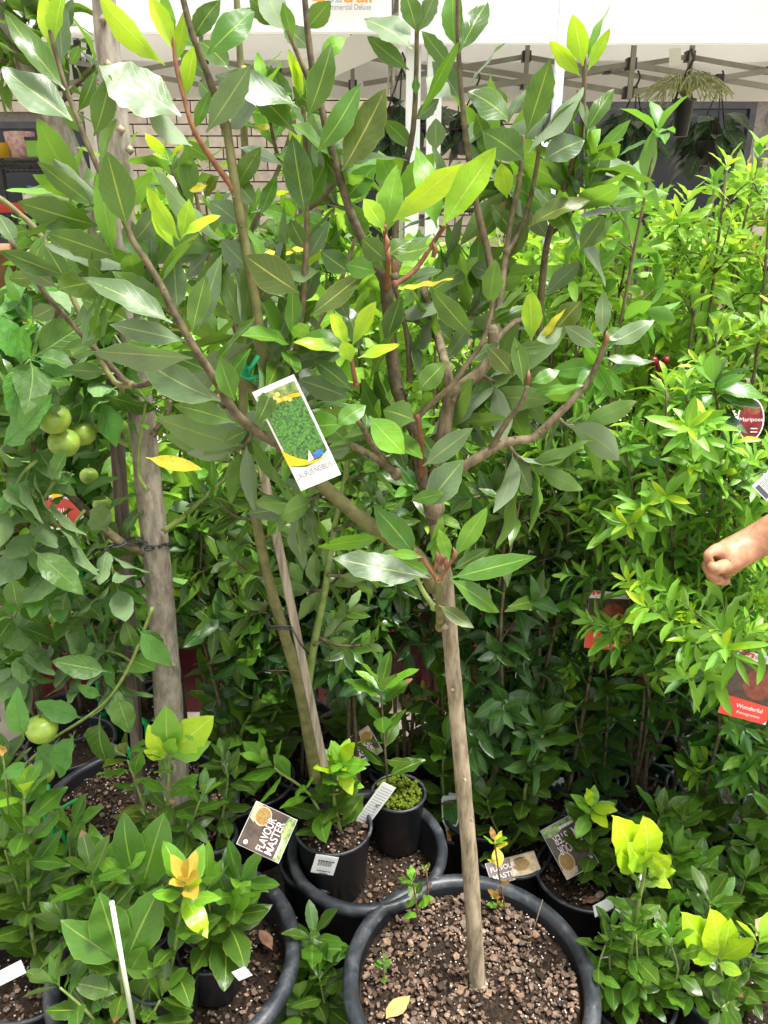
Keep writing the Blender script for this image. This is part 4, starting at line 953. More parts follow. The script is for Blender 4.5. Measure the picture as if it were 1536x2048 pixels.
# ------------------------------------------------------------------ potted plants round the hero
def on_ground(px, py, z):
    p = at_z(px, py, z); return p
def px_r(p, wpx): return wpx / 2 * pxm(p)
def potted(label, rim, h, wpx, seed, name='potted_bay', group=None, z0=.004, rimw=.008, mat=None, chips=45, soil_d=.025, cat='potted plant'):
    """rim = picture point of the rim's centre; h = height of the rim above its floor; wpx = rim width in picture pixels"""
    p = at_z(rim[0], rim[1], z0 + h); r = px_r(p, wpx); b = Vector((p.x, p.y, z0))
    P = Plant(name, b, label, cat, group, seed); P.r0 = r; P.zs = add_pot(P.root, b, r, h, mat, rimw, 'pot', soil_d, chips, seed); return P
def whip(P, lst, Y, n, Lpx, mats, top=None, topn=5, w=7, mat=None, t0=.12, shape='bayb', sp=1.0, droop=.12, wf=1.0, topL=None, topshape='young', first_in_pot=True, name='stem'):
    """stem through picture points (first point may be None = middle of the pot), leaves along it, coloured tip"""
    if lst[0] is None:
        p0 = Vector((P.base.x + P.r.uniform(-.02, .02), P.base.y, P.zs - .005)); pts = smooth_path([p0] + [at(q[0], q[1], q[2] if len(q) > 2 else Y) for q in lst[1:]], 4)
    else: pts = pathpx(lst, Y, 4)
    k = pxm(pts[-1]); N = len(pts)
    P.part_tube(name, pts, lerp_r(N, w / 2 * k, w / 3.4 * k), mat or stem_green, 6); n = int(n * 1.3); Lpx *= 1.1
    P.along(pts, n, Lpx * k, shape, mats, sp, t0, .97, droop, wf, top, topn, (topL or Lpx * .9) * k, topshape)
    return pts
BAY = ['bay', 'bay', 'bay', 'baymid']
BAYM = ['bay', 'baymid', 'baymid', 'bright']

# big pot B on the left, holding small pots of bay
bp = at_z(352, 1905, .345)
bb = Vector((bp.x, bp.y, .004))
bigB = Plant('wide_planter_pot', bb, 'wide scuffed black pot at the lower left with smaller potted bays set inside it', 'pot', None, 3)
zB = add_pot(bigB.root, bb,   .232, .345, None, .027, 'pot', .075, 900, 9, 72); bigB.finish()
def small_in(label, c, r, h, seed, z0): # small pot at world xy
    b = Vector((c[0], c[1], z0)); P = Plant('potted_bay', b, label, 'potted plant', None, seed); P.zs = add_pot(P.root, b, r, h, None, .006, 'pot', .02, 50, seed); return P
q = at_z(425, 1905, .36); P = small_in('potted bay with broad fresh green leaves, right side in the wide scuffed pot', (q.x, q.y), .066, .11, 41, zB + .004)
whip(P, [None, (462, 1840), (470, 1800), (478, 1770)], q.y - .03, 11, 105, ['bay', 'bay', 'baymid'], ['bright', 'baymid'], 5, 9, None, .3)
P.leaf(at(465, 1828, q.y - .04), at(500, 1722, q.y - .05) - at(465, 1828, q.y - .04), Vector((-.3, -.8, .5)), .078, 'bayb', 'bright'); P.leaf(at(470, 1820, q.y - .04), at(545, 1730, q.y) - at(470, 1820, q.y - .04), Vector((-.1, -.6, .8)), .075, 'bayb', 'bright')
whip(P, [None, (420, 1830), (415, 1780)], q.y - .02, 12, 95, ['bay', 'bay', 'baymid'], ['baymid', 'bright'], 5, 7); P.finish()
q = at_z(330, 1960, .36); P = small_in('potted bay with a bronze-orange leaf tuft at its tip, middle of the wide pot', (q.x, q.y), .066, .11, 42, zB + .004)
pt = whip(P, [None, (335, 1960), (352, 1880), (366, 1800), (372, 1775)], q.y - .02, 9, 108, ['bay', 'bay', 'baymid', 'bright'], None, 5, 11, None, .25)
P.whorl(pt[-1], (0.05, -.25, 1), 7, .068, 'young', ['orange', 'orange', 'young'], .75); P.whorl(pt[-4], (0.05, -.3, 1), 4, .085, 'bayb', ['bright', 'young', 'bright'], 1.3); P.finish()
q = at_z(285, 1870, .36); P = small_in('potted bay with large dark flat leaves, rear left in the wide pot', (q.x, q.y), .066, .11, 43, zB + .004)
pt = whip(P, [None, (300, 1850), (288, 1795), (280, 1770)], q.y, 10, 120, ['bay', 'baymid'], None, 5, 9)
for a, b_, w, st in (((268, 1750), (232, 1642), 1.05, 'baymid'), ((280, 1790), (318, 1648), 1.0, 'baymid'), ((262, 1768), (192, 1710), 1.0, 'bright'), ((250, 1740), (290, 1700), .9, 'bright'), ((285, 1795), (215, 1790), 1, 'bay'), ((290, 1800), (350, 1760), 1, 'bay'), ((290, 1810), (330, 1850), 1, 'bay')):
    A = at(*a, q.y - .03); B_ = at(*b_, q.y - .02); P.leaf(A, B_ - A, Vector((0, -.8, .55)), (B_ - A).length, 'bayb', st, w)
P.finish()
q = at_z(235, 2030, .30); b = Vector((q.x, q.y, .004)); P = Plant('potted_bay', b, 'potted bay beside the pale flower stake at the bottom left', 'potted plant', None, 44); P.zs = add_pot(P.root, b, .085, .22, None, .008, 'pot', .025, 50, 44)
pt = whip(P, [None, (248, 2030), (243, 1960), (238, 1915)], q.y - .02, 8, 100, ['bay', 'bay'], None, 5, 9)
whip(P, [None, (170, 2020), (120, 1975)], q.y - .05, 10, 95, ['bay', 'bay', 'baymid'], ['baymid', 'bay'], 5, 8); whip(P, [None, (300, 2040), (320, 2000)], q.y - .05, 8, 95, ['bay', 'bay'], ['baymid', 'bay'], 5, 8)
for a, b_, st in (((240, 1922), (122, 1848), 'baymid'), ((236, 1985), (147, 1962), 'bay'), ((232, 2010), (190, 1995), 'bay'), ((238, 1915), (205, 1800), 'baymid'), ((255, 1915), (300, 1800), 'baymid'), ((262, 2040), (300, 1945), 'bay'), ((250, 2035), (200, 2060), 'bay'), ((258, 1950), (285, 1890), 'baymid')):
    A = at(*a, q.y - .03); B_ = at(*b_, q.y - .04); P.leaf(A, B_ - A, Vector((.1, -.7, .65)), (B_ - A).length, 'bayb', st, 1.0)
P.finish()
m = MB(); m.tube([at(272, 2075, .88), at(248, 1945, .885), at(224, 1806, .89)], [.0042, .004, .0038], 8); m.lathe(at(224, 1808, .89), [(.001, .006), (.004, .004), (.0045, 0), (.001, -.001)], 10); tag(m.build('plant_stake', surf('pale_green_plastic', (.5, .58, .42), (.6, .66, .5), 15, .4)), 'pale greenish white round stake at the bottom left', 'stake')
# bottom-left pot
P = potted('bay with upright stem and dark leaves in the black pot at the lower left corner', (62, 1945), .20, 215, 45, chips=160)
whip(P, [None, (62, 1850), (57, 1740), (50, 1650), (48, 1600)], P.base.y + .0, 22, 92, ['bay', 'bay', 'baymid', 'baymid'], ['bright', 'baymid', 'young'], 6, 11)
whip(P, [(60, 1840), (30, 1760), (10, 1700)], P.base.y, 8, 80, BAY, ['baymid'], 4, 7); P.finish()
# bay between the two big pots
b = at_z(640, 1990, .16); P = Plant('potted_bay', Vector((b.x, b.y, .004)), 'small dark bay squeezed between the two big black pots', 'potted plant', None, 46); P.zs = add_pot(P.root, P.base, .062, .13, None, .006, 'pot', .02, 30, 46)
whip(P, [None, (622, 1985), (622, 1910), (626, 1880)], b.y - .02, 14, 85, ['bay', 'bay', 'baymid'], ['bay', 'baymid'], 5, 7)
whip(P, [None, (605, 2030), (600, 2010)], b.y - .06, 7, 95, ['bay', 'baymid'], ['baymid', 'bright'], 5, 6)
whip(P, [None, (650, 2010), (640, 1960)], b.y - .05, 7, 80, ['bay', 'bay'], ['bay', 'baymid'], 5, 6); P.finish()
# pot C behind the hero (big shallow view) with two smaller pots standing in it
cp = at_z(735, 1690, .345); cbase = Vector((cp.x, cp.y, .004))
bigC = Plant('wide_planter_pot', cbase, 'wide black pot behind the bark-filled one, with two smaller black pots standing inside', 'pot', None, 5)
zC = add_pot(bigC.root, cbase, .175, .345, None, .021, 'pot', .10, 300, 15, 64); bigC.finish()
q = at_z(667, 1652, zC + .165); P = Plant('potted_bay', Vector((q.x, q.y, zC + .003)), 'potted bay with bright upper leaves in the black pot with a white barcode label', 'potted plant', None, 47)
rr_ = px_r(q, 156); P.zs = add_pot(P.root, P.base, rr_, .165, None, .006, 'pot', .02, 120, 47)
pt = whip(P, [None, (668, 1600), (672, 1550), (680, 1535)], q.y - .01, 18, 78, ['bay', 'bay', 'bay', 'bright'], None, 5, 9)
P.whorl(pt[-1], (0, -.45, 1), 9, .078, 'bayb', ['bright', 'young', 'bright'], 1.25); P.whorl(pt[-2], (0, -.3, 1), 5, .05, 'young', 'young', .7)
whip(P, [None, (620, 1590), (560, 1545), (548, 1535)], q.y - .03, 9, 85, ['bay', 'baymid', 'bright'], ['bright', 'baymid'], 6, 7); P.finish()
qa = at(617, 1697, q.y - rr_ * .97); qb = at(668, 1710, q.y - rr_ * .93); qc = at(622, 1735, q.y - rr_ * .93)
C = Card('barcode_label', qc + Vector((0, -.012, 0)), at(667, 1742, q.y - rr_ * .9) - qc, qa - qc, 'white barcode label stuck on the front of the small black pot', cat='label'); C.base()
for i in range(16):
    x = .2 + .6 * i / 16; C.patch([(x, .45), (x + (.012 if i % 3 else .026), .45), (x + (.012 if i % 3 else .026), .72), (x, .72)], ink, 'bar', lift=.0006)
lines(C, .15, .85, .82, .93, 1, ink, .6); lines(C, .35, .7, .1, .25, 1, ink, .7); lines(C, .2, .8, .3, .4, 1, ink, .5)
q = at_z(797, 1585, zC + .15); P = Plant('potted_bay', Vector((q.x, q.y, zC + .003)), 'thin-stemmed young bay in the black pot with mossy soil', 'potted plant', None, 48)
P.zs = add_pot(P.root, P.base, px_r(q, 112), .15, None, .006, 'pot', .012, 60, 48)
mo = MB(); g2 = random.Random(4)
for i in range(380):
    a, u = g2.uniform(0, 6.28), math.sqrt(g2.random()) * px_r(q, 92); ball(mo, P.base + Vector((u * math.cos(a), u * math.sin(a), .145 + g2.uniform(-.006, .008))), g2.uniform(.003, .008))
mo.build('moss', moss_m, P.root, 'stuff')
whip(P, [None, (775, 1560), (768, 1470), (762, 1385)], q.y - .02, 9, 90, ['bay', 'bay', 'baymid'], ['bright', 'bay'], 5, 6, stem_brown, .2, wf=.8); P.finish()
m_ = at(715, 1640, q.y - .08); C = tri_card('care_label', (710, 1640), (736, 1652), (762, 1562), q.y - .09, 'narrow white text label leaning from the barcode pot towards the mossy pot'); C.base()
lines(C, .12, .9, .06, .95, 14, ink_lt, .35)
# front row, right of the hero
P = potted('bay with a white and green tag hanging over its rim, left of the bare trunk', (905, 1640), .19, 120, 49)
whip(P, [None, (890, 1600), (885, 1540), (890, 1500)], P.base.y - .02, 14, 82, ['bay', 'bay', 'baymid'], ['bright', 'baymid'], 5, 7); P.finish()
def bay_tag(x, y, s, Y, label, ang=0.0):
    o = at(x, y, Y); k = pxm(o) * s; ex = Vector((math.cos(ang), 0, math.sin(ang))); ey = Vector((-math.sin(ang), .25, math.cos(ang)))
    C = Card('care_tag', o, ex * 34 * k, ey * 92 * k, label); w, h = C.w, C.h
    C.base([(w * .28, 0), (w * .72, 0), (w * .82, h * .3), (w, h * .45), (w, h * .92), (w * .9, h), (w * .1, h), (0, h * .92), (0, h * .45), (w * .18, h * .3)], white_card)
    C.patch([(.2, .36), (.8, .36), (.92, .5), (.92, .80), (.08, .80), (.08, .5)], print_green, 'leaf_picture'); C.patch([(.30, .03), (.70, .03), (.78, .24), (.22, .24)], orange_card, 'orange_end'); C.text('BAY', .12, .85, .09, ink, width=.5)
bay_tag(886, 1682, 1.0, 1.50, 'white green and orange bay tag on the black pot left of the bare trunk', .05)
bay_tag(1083, 1642, 1.0, 1.62, 'white green and orange bay tag leaning on a rim right of the bare trunk', -.12)
C = tri_card('price_sticker', (866, 1680), (880, 1694), (853, 1640), 1.505, 'grey sticker on the side of the pot left of the bare trunk', None, 0); C.base(mat=grey_card)
P = potted('dark leaved bay in the black pot against the rear rim of the bark-filled pot', (1020, 1690), .20, 165, 50)
whip(P, [None, (1045, 1650), (1050, 1580), (1070, 1520), (1085, 1470)], P.base.y, 22, 80, ['bay', 'bay', 'bay', 'baymid'], ['bay', 'baymid'], 5, 9)
whip(P, [None, (985, 1640), (975, 1600)], P.base.y, 10, 75, BAY, ['bay'], 4, 7); P.finish()
P = potted('small bay with a bright tip in the pot that holds the upside-down spice card', (1168, 1742), .20, 196, 51, chips=120)
pt = whip(P, [None, (1182, 1700), (1180, 1650), (1180, 1625)], P.base.y - .02, 14, 72, ['bay', 'bay', 'bay'], None, 5, 8)
P.whorl(pt[-1], (.0, -.5, 1), 8, .068, 'bayb', ['bright', 'young', 'bright'], 1.15); whip(P, [None, (1215, 1745), (1230, 1730)], P.base.y - .03, 7, 36, ['baymid', 'bright'], ['bright'], 4, 5); P.finish()
c_ = MB(); c_.raw(chip_shape(random.Random(8), .022), CHF, 0, False); o = link('bark_piece', c_.mesh('bark_piece', timber)); o.location = at_z(1200, 1790, .192); o.rotation_euler = (.3, .2, .4); tag(o, 'large pale bark piece on the soil at the front of the spice-card pot', 'bark')
P = potted('dark bay in the black pot between the spice-card pot and the bright rosette', (1290, 1800), .19, 150, 52)
whip(P, [None, (1300, 1740), (1310, 1680), (1318, 1640)], P.base.y, 16, 76, BAY, ['bay', 'baymid'], 5, 8); whip(P, [None, (1335, 1760), (1360, 1700), (1365, 1650)], P.base.y, 14, 76, BAY, ['bay'], 5, 8); P.finish()
P = potted('bay topped by a bright lime rosette, glossy curled leaves below, right of the bark-filled pot', (1262, 1985), .19, 180, 53)
pt = whip(P, [None, (1262, 1900), (1275, 1820), (1288, 1750), (1292, 1725)], P.base.y - .05, 20, 62, ['bay', 'baymid', 'bay'], None, 5, 10)
for a, b_ in (((1288, 1735), (1252, 1655), ), ((1292, 1730), (1310, 1655)), ((1295, 1745), (1342, 1778)), ((1290, 1735), (1345, 1712)), ((1285, 1740), (1240, 1700)), ((1290, 1742), (1270, 1690)), ((1296, 1740), (1350, 1745)), ((1290, 1730), (1300, 1705))):
    A = at(*a, P.base.y - .06); B_ = at(*b_, P.base.y - .09); P.leaf(A, B_ - A, Vector((.1, -.75, .6)), (B_ - A).length, 'bayb', 'young', 1.15)
for k in range(7):
    x = 1195 + 26 * k; whip(P, [None, (x, 1960 - 12 * (k % 3)), (x + P.r.uniform(-20, 20), 1890 - 25 * (k % 2))], P.base.y - .06 + .02 * (k % 3), 11, 62, ['bay', 'baymid', 'bay'], ['baymid', 'bay', 'bright'], 5, 6)
P.finish()
P = potted('bay topped by a bright lime rosette in the black pot at the lower right corner', (1475, 1965), .20, 245, 54)
pt = whip(P, [None, (1445, 1960), (1440, 1925), (1438, 1915)], P.base.y - .05, 10, 70, ['bay', 'bay'], None, 5, 9)
for a, b_ in (((1432, 1918), (1388, 1848)), ((1436, 1915), (1445, 1840)), ((1440, 1920), (1502, 1872)), ((1435, 1925), (1485, 1952)), ((1430, 1922), (1380, 1880)), ((1440, 1915), (1470, 1860))):
    A = at(*a, P.base.y - .06); B_ = at(*b_, P.base.y - .08); P.leaf(A, B_ - A, Vector((.05, -.75, .6)), (B_ - A).length, 'bayb', 'young', 1.15)
whip(P, [None, (1420, 1900), (1415, 1850), (1420, 1810)], P.base.y + .02, 16, 78, BAY, ['bay', 'baymid'], 5, 7); whip(P, [None, (1385, 1990), (1370, 1960)], P.base.y - .06, 12, 60, ['bay', 'baymid'], ['baymid', 'bright'], 5, 6)
whip(P, [None, (1500, 1930), (1515, 1890)], P.base.y - .03, 12, 70, BAY, ['young', 'bright'], 5, 6); whip(P, [None, (1450, 2010), (1440, 2020)], P.base.y - .09, 8, 60, BAY, ['bay', 'baymid'], 5, 6); P.finish()
P = potted('tall bay with a small bright tip in the black pot at the right', (1425, 1690), .21, 150, 55)
whip(P, [None, (1405, 1660), (1395, 1600), (1395, 1560)], P.base.y, 18, 82, ['bay', 'bay', 'baymid'], ['bright', 'young', 'baymid'], 6, 9); whip(P, [None, (1350, 1680), (1330, 1640)], P.base.y - .02, 12, 76, BAY, ['bay'], 5, 7)
whip(P, [None, (1460, 1680), (1480, 1640)], P.base.y, 10, 70, BAY, ['bay'], 4, 7); P.finish()
P = potted('low dark bay in the black pot at the right edge behind the lime rosette', (1500, 1840), .20, 170, 56)
whip(P, [None, (1480, 1800), (1490, 1760)], P.base.y, 14, 76, BAY, ['bay', 'baymid'], 5, 8); whip(P, [None, (1420, 1830), (1400, 1800)], P.base.y - .02, 12, 80, BAY, ['baymid'], 5, 7); P.finish()
for lab, rim, wpx, sd, lst in (
    ('dark young bay between the lower left corner pot and the wide pot', (165, 1850), 150, 101, ([None, (150, 1780), (140, 1700), (142, 1660)], [None, (190, 1800), (205, 1740)], [None, (110, 1810), (95, 1750)], [None, (170, 1850), (180, 1820)])),
    ('dark young bay at the left edge behind the lower left corner pot', (-10, 1770), 170, 102, ([None, (10, 1680), (20, 1590), (15, 1540)], [None, (-30, 1660), (-20, 1600)], [None, (40, 1720), (60, 1690)])),
    ('dark young bay in the far lower right behind the corner pot', (1560, 1800), 160, 103, ([None, (1530, 1740), (1510, 1690)], [None, (1560, 1700), (1550, 1640)], [None, (1500, 1790), (1480, 1770)])),
    ('dense dark young bay between the spice-card pot and the lower right corner', (1370, 1850), 150, 104, ([None, (1350, 1800), (1340, 1740), (1345, 1710)], [None, (1390, 1800), (1400, 1740)], [None, (1330, 1860), (1310, 1840)], [None, (1400, 1860), (1410, 1830)]))):
    P = potted(lab, rim, .19, wpx, sd)
    for q in lst: whip(P, q, P.base.y - .02 + .015 * P.r.uniform(-1, 1), 14, 92 if rim[0] < 700 else 76, ['bay', 'bay', 'baymid'], ['bay', 'baymid'] if P.r.random() < .7 else ['bright', 'baymid'], 5, 7)
    P.finish()
q = at_z(195, 1890, .36); P = small_in('potted bay with dark wavy leaves, left side in the wide scuffed pot', (q.x + .03, q.y), .06, .11, 105, zB + .004)
for lst in ([None, (205, 1840), (190, 1780), (185, 1755)], [None, (165, 1880), (140, 1860)], [None, (230, 1900), (235, 1880)]): whip(P, lst, q.y - .03, 12, 95, ['bay', 'bay', 'baymid'], ['bay', 'baymid'], 5, 8)
P.finish()
# second row
P = potted('bay with a bright crinkled tip on a thick green stem, right of the bare trunk', (1115, 1575), .21, 150, 57, z0=.006)
whip(P, [None, (1085, 1540), (1098, 1480), (1112, 1420), (1122, 1385)], P.base.y - .03, 20, 80, ['bay', 'bay', 'baymid', 'bright'], None, 5, 11)
A0 = at(1122, 1385, P.base.y - .03); P.whorl(A0, (0, -.35, 1), 6, .078, 'bayb', ['young', 'bright'], .75); P.finish()
P = potted('leafy bay behind the bare trunk with fresh mid-green leaves', (925, 1560), .21, 150, 58, z0=.006)
whip(P, [None, (895, 1480), (885, 1400), (890, 1330)], P.base.y, 16, 85, ['bay', 'baymid', 'bright'], ['bright', 'baymid'], 6, 8); whip(P, [None, (950, 1480), (960, 1420)], P.base.y, 14, 85, BAY, ['bay'], 5, 8); P.finish()
P = potted('bay with narrow pointed leaves left of the bare trunk', (740, 1530), .20, 140, 59, z0=.006)
whip(P, [None, (752, 1460), (755, 1400), (745, 1350)], P.base.y, 16, 92, ['bay', 'baymid'], ['bright', 'baymid'], 5, 8, stem_brown, wf=.75); whip(P, [None, (705, 1460), (690, 1400)], P.base.y, 12, 85, BAY, ['bay', 'baymid'], 5, 7); P.finish()
P = potted('bay with a bright leaf tuft standing in front of the grey apple trunk', (335, 1700), .11, 120, 60, z0=.318)
pt = whip(P, [None, (335, 1600), (338, 1520), (338, 1500)], P.base.y - .06, 14, 80, ['bay', 'bay', 'baymid'], None, 5, 8)
for a, b_ in (((335, 1505), (330, 1428)), ((340, 1505), (415, 1445)), ((338, 1510), (415, 1485)), ((332, 1512), (300, 1460)), ((335, 1508), (345, 1480)), ((330, 1515), (290, 1500))):
    A = at(*a, P.base.y - .07); B_ = at(*b_, P.base.y - .09); P.leaf(A, B_ - A, Vector((.05, -.8, .55)), (B_ - A).length, 'bayb', P.r.choice(['bright', 'young']), 1.15)
whip(P, [None, (290, 1620), (270, 1560), (255, 1520)], P.base.y - .06, 15, 66, ['bay', 'bayold', 'baymid'], ['bayold', 'baymid'], 5, 7); whip(P, [None, (385, 1640), (400, 1600)], P.base.y - .06, 12, 62, ['bay', 'baymid'], ['bright', 'baymid'], 5, 7); P.finish()
P = potted('dense dark bay shrub with bright tips right of the grey apple trunk', (505, 1555), .24, 170, 61, z0=.006, chips=80)
yb_ = P.base.y - .02
whip(P, [None, (520, 1440), (500, 1330), (462, 1270), (448, 1245)], yb_, 26, 92, ['bay', 'bay', 'baymid', 'baymid'], ['young', 'bright', 'young'], 7, 12, None, .2)
whip(P, [(462, 1275, yb_), (420, 1220, yb_ - .02), (378, 1165, yb_ - .04)], yb_, 7, 70, ['baymid', 'bright', 'young'], ['young', 'bright'], 5, 8)
whip(P, [None, (440, 1480), (430, 1400), (450, 1370)], yb_ - .02, 20, 98, BAY, ['bay', 'baymid'], 6, 9); whip(P, [None, (540, 1450), (580, 1370), (600, 1340)], yb_, 20, 92, ['bay', 'bay', 'baymid'], ['bay', 'baymid'], 6, 9)
whip(P, [None, (480, 1480), (500, 1430)], yb_ - .05, 16, 95, BAY, ['bay'], 6, 9); P.finish()
P = potted('small twiggy bay in a black pot left of the spice card', (425, 1668), .10, 100, 62, z0=.318)
whip(P, [None, (455, 1570), (450, 1530)], P.base.y, 14, 60, ['bay', 'bay'], ['bay', 'baymid'], 5, 6); P.finish()
P = potted('low yellowish boxwood-like shrub behind the mossy pot', (850, 1520), .20, 120, 63, 'potted_shrub', z0=.006)
for k in range(7): whip(P, [None, (820 + 14 * k, 1470), (810 + 18 * k, 1420 - 14 * (k % 3))], P.base.y - .02 + .02 * (k % 3), 12, 34, ['shaded', 'bayold', 'yellow'], ['bayold', 'yellow'], 4, 4, stem_brown)
P.finish()

# ------------------------------------------------------------------ apple tree with the grey trunk, its stake and chain
ay = 1.34
ab = at_z(275, 1612, .345); apple = Plant('apple_tree', Vector((ab.x, ab.y, .006)), 'young apple tree with a thick smooth grey trunk and green fruit at the left', 'tree', None, 70)
apple.zs = add_pot(apple.root, apple.base, .235, .34, None, .018, 'pot', .03, 900, 70, 64)
def ab_limb(P, name, lst, Y, w0, w1, mat, k=5, n=9, knob=.05):
    pts = pathpx(lst, Y, k); N = len(pts); P.part_tube(name, pts, [(w0 + (w1 - w0) * i / (N - 1)) / 2 * pxm(p) for i, p in enumerate(pts)], mat, n, knob); return pts
ab_limb(apple, 'trunk', [(362, 1680), (350, 1560), (338, 1420), (326, 1260), (312, 1100), (298, 980), (283, 830), (270, 720), (252, 560), (240, 330), (228, 200), (212, 60), (205, -60)], ay, 58, 46, bark_grey, 6, 16, .03)
m = MB()
for x, y in ((292, 978), (308, 868), (285, 1100), (330, 1060), (206, 40), (318, 1205), (345, 1330), (260, 300), (216, 130), (242, 260)): ball(m, at(x, y, ay - .022), 9 * .0009)
m.build('knot', bark_brown, apple.root, 'stuff')
A1 = ab_limb(apple, 'branch', [(290, 1105, ay - .01), (235, 1080), (170, 1020), (110, 960), (75, 920)], ay - .05, 20, 13, stem_brown)
A2 = ab_limb(apple, 'branch', [(258, 892), (215, 868), (165, 845), (130, 835)], ay - .04, 12, 8, stem_green)
A3 = ab_limb(apple, 'branch', [(75, 920, ay - .05), (55, 860), (20, 800), (-30, 760)], ay - .10, 12, 8, stem_brown)
A4 = ab_limb(apple, 'branch', [(305, 1215), (285, 1270), (255, 1340), (215, 1400), (165, 1440), (110, 1475), (60, 1520)], ay - .12, 8, 5, stem_green)
A5 = ab_limb(apple, 'branch', [(330, 1060), (365, 1035), (420, 985), (470, 940)], ay - .03, 12, 7, stem_green)
A6 = ab_limb(apple, 'branch', [(292, 978), (278, 950), (278, 900), (285, 850), (292, 800)], ay - .05, 9, 6, stem_green)
A7 = ab_limb(apple, 'branch', [(310, 862), (335, 830), (340, 800)], ay - .03, 11, 8, stem_brown)
A8 = ab_limb(apple, 'branch', [(322, 1230), (270, 1330), (180, 1250), (90, 1230), (20, 1260)], ay + .06, 14, 8, stem_brown)
A9 = ab_limb(apple, 'branch', [(250, 560), (190, 640), (120, 700), (40, 740)], ay - .02, 14, 8, stem_brown)
k_ = pxm(at(200, 1000, ay))
apple.along(A1, 20, 106 * k_, 'apple', ['apple', 'apple', 'applelt'], 1.1, .25, 1, .35, 1, ['apple', 'applelt'], 6, 150 * k_, 'apple')
apple.along(A3, 17, 122 * k_, 'apple', ['apple', 'applelt'], 1.1, 0, 1, .3, 1, ['apple', 'applelt'], 7, 160 * k_, 'apple')
apple.along(A2, 8, 110 * k_, 'apple', ['apple', 'applelt'], 1.1, .3, 1, .3, 1, ['applelt', 'apple'], 5, 130 * k_, 'apple')
apple.along(A8, 32, 98 * k_, 'apple', ['apple'], 1.2, .1, 1, .5, 1, ['apple'], 6, 130 * k_, 'apple')
for (x0, y0, x1, y1, dY) in ((110, 960, 60, 1080, .12), (170, 1020, 120, 1110, .08), (200, 1050, 230, 1160, .04), (75, 920, 20, 1000, .16), (20, 800, 60, 720, .16), (130, 700, 70, 640, .02), (190, 640, 250, 700, .0), (120, 700, 190, 780, .05), (40, 740, 0, 650, .04), (90, 1230, 40, 1330, .05), (180, 1250, 220, 1360, .0), (180, 1250, 130, 1160, .02), (270, 1330, 200, 1300, .02), (20, 1260, 60, 1180, .08), (90, 1230, 150, 1330, .0)):
    a, b = at(x0, y0, ay - dY), at(x1, y1, ay - dY - .03); pts = smooth_path([a, (a + b) / 2 + Vector((0, 0, .01)), b], 3); apple.tw.tube(pts, lerp_r(len(pts), .0035, .002), 5)
    apple.along(pts, 10, 102 * k_, 'apple', ['apple', 'apple', 'applelt'], 1.1, .15, 1, .45, 1, ['applelt', 'apple'], 4, 115 * k_, 'apple')
apple.twm = stem_green
apple.along(A9, 27, 98 * k_, 'apple', ['apple', 'applelt'], 1.1, .1, 1, .3, 1, ['applelt', 'apple'], 6, 120 * k_, 'apple')
apple.along(A5, 8, 80 * k_, 'bay', ['baymid', 'bay'], 1.1, .3, 1, .2, .9, ['bright', 'bay'], 5, 70 * k_, 'bay'); apple.along(A6, 4, 66 * k_, 'bay', ['baymid'], 1.1, .6, 1, .0, .9, ['baymid', 'bay'], 5, 66 * k_, 'bay')
for bx, by, tx, ty, w, st, dY in ((330, 1430, 305, 1440, 1, 'applelt', 0), (200, 1430, 192, 1565, 1.05, 'apple', .17), (150, 1462, 113, 1556, .95, 'applelt', .16), (120, 1475, 40, 1580, .8, 'applelt', .15), (170, 1438, 65, 1408, .8, 'applelt', .15), (232, 1385, 262, 1470, 1.0, 'apple', .15),
        (225, 1345, 100, 1320, .75, 'apple', .15), (120, 1470, 40, 1440, .9, 'apple', .14), (205, 1393, 155, 1372, .8, 'applelt', .14), (280, 1250, 330, 1320, .9, 'apple', .14), (275, 1255, 340, 1340, .8, 'applelt', .15), (270, 1300, 250, 1250, 1, 'apple', .12), (60, 1095, 172, 1185, .75, 'apple', .2),
        (25, 1150, 30, 1225, 1.1, 'apple', .22), (40, 870, 95, 790, .8, 'applelt', .25), (60, 880, 118, 790, .7, 'apple', .12), (0, 900, 90, 800, .8, 'applelt', .22), (140, 895, 95, 960, .9, 'apple', .18), (70, 930, 150, 985, .7, 'apple', .1), (292, 915, 408, 940, .55, 'yellow', .07), (60, 960, -10, 1030, .8, 'applelt', .2),
        (135, 1175, 110, 1260, .9, 'apple', .1), (90, 1300, 10, 1360, .8, 'apple', .1), (60, 1520, 0, 1560, .8, 'applelt', .2), (50, 1480, 10, 1400, .8, 'applelt', .2)):
    A = at(bx, by, ay - dY); B_ = at(tx, ty, ay - dY - .02); apple.leaf(A, B_ - A, Vector((apple.r.uniform(-.3, .3), -.75, .55)), (B_ - A).length, 'apple' if st != 'yellow' else 'bay', st, w * (1 if st != 'yellow' else 1.3))
def apple_fruit(P, px, py, d, Y, blush=None):
    c = at(px, py, Y); r = d / 2 * pxm(c); m = MB(); pr = []
    for i in range(13):
        t = i / 12 * math.pi; rad_ = r * math.sin(t) * (1 + .05 * math.cos(t)); z = r * .94 * math.cos(t)
        if i < 3: z -= r * .10 * (1 - i / 3) ** 1.2
        if i > 10: z += r * .09 * (i - 10) / 2
        pr.append((max(rad_, .0003), z))
    m.lathe(c, pr, 22); o = m.build('apple', apple_m, P.root)
    m = MB(); m.tube([c + Vector((0, 0, r * .8)), c + Vector((.002, .002, r * 1.35))], .0012, 5); m.build('stalk', stem_brown, o)
    m = MB()
    for k in range(5): a = k * 1.257; m.tube([c + Vector((0, 0, -r * .86)), c + Vector((.0045 * math.cos(a), .0045 * math.sin(a), -r * .98))], [.0016, .0004], 4)
    m.build('calyx', bark_dark, o)
